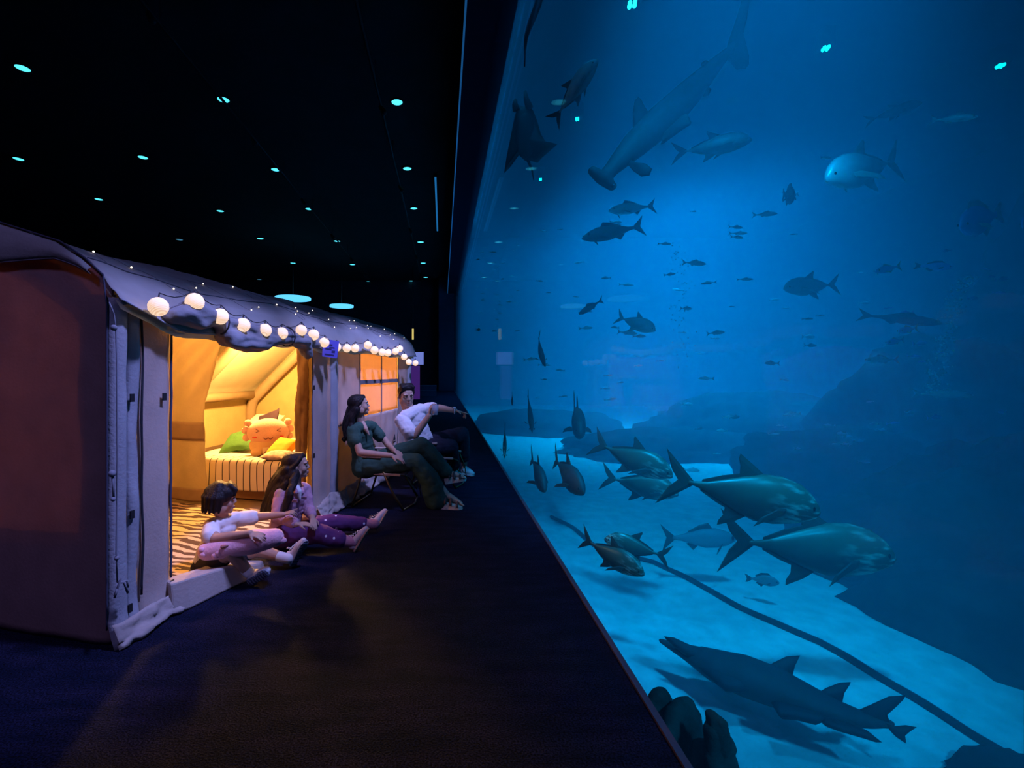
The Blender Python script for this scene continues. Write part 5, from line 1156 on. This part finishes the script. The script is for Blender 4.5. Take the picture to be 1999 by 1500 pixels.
mb.v = [v-gf.location for v in mb.v]; mb.melt('body', rayskin, gf, .018, 4)
def F3(L_): return [S3(*p) if len(p) == 2 else S3(p[0], p[1], p[2]) for p in L_]
rf = mat('ray_fin', (.028, .034, .042), .7)
slab_px(F3([(1330, 1270), (1360, 1266), (1440, 1282), (1496, 1300), (1500, 1340), (1456, 1350), (1416, 1348), (1372, 1312)]), .09, rf, 'pectoral_fin', gf)
slab_px([(1296, 1243, 3.75), (1306, 1244, 3.75), (1345, 1262, 3.7), (1390, 1272, 3.65), (1380, 1300, 3.6), (1335, 1276, 3.65)], .07, rf, 'snout', gf)
slab_px([(1490, 1306, 3.45), (1510, 1294, 3.45), (1535, 1282, 3.45), (1562, 1280, 3.42), (1552, 1300, 3.42), (1546, 1326, 3.4), (1520, 1330, 3.42)], .045, rf, 'dorsal_fin', gf)
slab_px([(1592, 1356, 3.2), (1612, 1344, 3.2), (1640, 1333, 3.2), (1661, 1332, 3.18), (1648, 1352, 3.18), (1643, 1376, 3.15), (1615, 1380, 3.18)], .04, rf, 'second_dorsal_fin', gf)
slab_px([(1672, 1388, 3.05), (1700, 1376, 3.03), (1735, 1360, 3.0), (1768, 1358, 2.98), (1750, 1376, 2.98), (1730, 1394, 3.0), (1735, 1412, 2.98), (1740, 1424, 2.98), (1700, 1420, 3.0)], .04, rf, 'tail_fin', gf)
slab_px([(1728, 1412, 2.97), (1745, 1418, 2.96), (1768, 1416, 2.94), (1790, 1420, 2.92), (1775, 1430, 2.92), (1766, 1438, 2.92), (1768, 1452, 2.9), (1750, 1440, 2.93), (1738, 1428, 2.95)], .035, rf, 'tail_fin', gf)
slab_px(F3([(1505, 1372), (1560, 1384), (1620, 1404), (1600, 1412), (1552, 1400), (1520, 1398)]), .05, rf, 'pelvic_fin', gf)
slab_px(F3([(1600, 1400), (1660, 1416), (1700, 1432), (1722, 1450), (1690, 1440), (1640, 1426), (1606, 1414)]), .03, rf, 'pelvic_fin', gf)
# ---- bubbles, rope, glowing stand-ins for ceiling light reflections
bub = mat('bubble', (.55, .75, .8), .25)
def bubbles(pts, n, label, rad):
    mb = MB(); r2 = random.Random(n)
    for i in range(n):
        u = r2.random()*(len(pts)-1); k = int(u); a = W(*pts[k]); b = W(*pts[k+1]); p = a.lerp(b, u-k)+V((r2.gauss(0, rad), r2.gauss(0, rad), 0))
        mb.ball(p, r2.uniform(.006, .017), 6, 4)
    return tag(mb.obj('bubble_stream', bub), label, 'bubbles', None, 'stuff')
bubbles([(1888, 540, 6), (1866, 570, 6), (1858, 620, 6), (1842, 680, 6), (1828, 730, 6), (1822, 770, 6)], 240, 'thin rising stream of bubbles in the dark water at the right', .05)
bubbles([(1322, 470, 11), (1330, 560, 11), (1328, 640, 11), (1340, 720, 11)], 120, 'faint rising stream of bubbles in the bright haze left of centre', .14)
tag(MB().tube([W(1060, -40, 6.2), W(1050, 10, 6.2), W(1036, 45, 6.2), W(1027, 72, 6.3), W(1025, 100, 6.4), W(1024, 130, 6.5)], [.05, .05, .045, .03, .014, .01], 8).obj('rope', mat('dark_rope', (.015, .02, .025), .8)), 'dark frayed rope hanging inside the glass at the top left of the tank', 'rope')
tl = mat('reflection_emit', (.2, .9, .9), .4, emit=(.08, .75, .8), estr=7)  # emissive stand-ins for reflected ceiling lights, no real lamps
for px, py, z, r, lab in ((1234, 8, 8.0, .06, 'stand-in glow for a ceiling light reflection at the very top, left of the hammerhead tail'), (1612, 94, 8.0, .05, 'double stand-in glow for a light reflection in the dark water right of the hammerhead tail'), (1953, 128, 8.0, .05, 'stand-in glow for a light reflection at the far upper right'), (1127, 232, 8.0, .035, 'small stand-in glow for a light reflection beside the steep climbing trevally'), (1055, 350, 8.0, .035, 'small stand-in glow for a light reflection below the manta ray')):
    y = FPX*(z-EYE)/(CY-py); c = W(px, py, y); t = empty('reflection_glow', c, lab, 'lamp', 'stand-in glows for light reflections')
    MB().tube([(0, 0, .02), (0, 0, .36)], .16, 14).obj('housing', housing, t)
    for k in range(4): MB().ball((r*math.cos(k*PI/2+.5), r*math.sin(k*PI/2+.5), -.0), (r*.6, r*.6, .05), 10, 6).obj('bulb', tl, t)
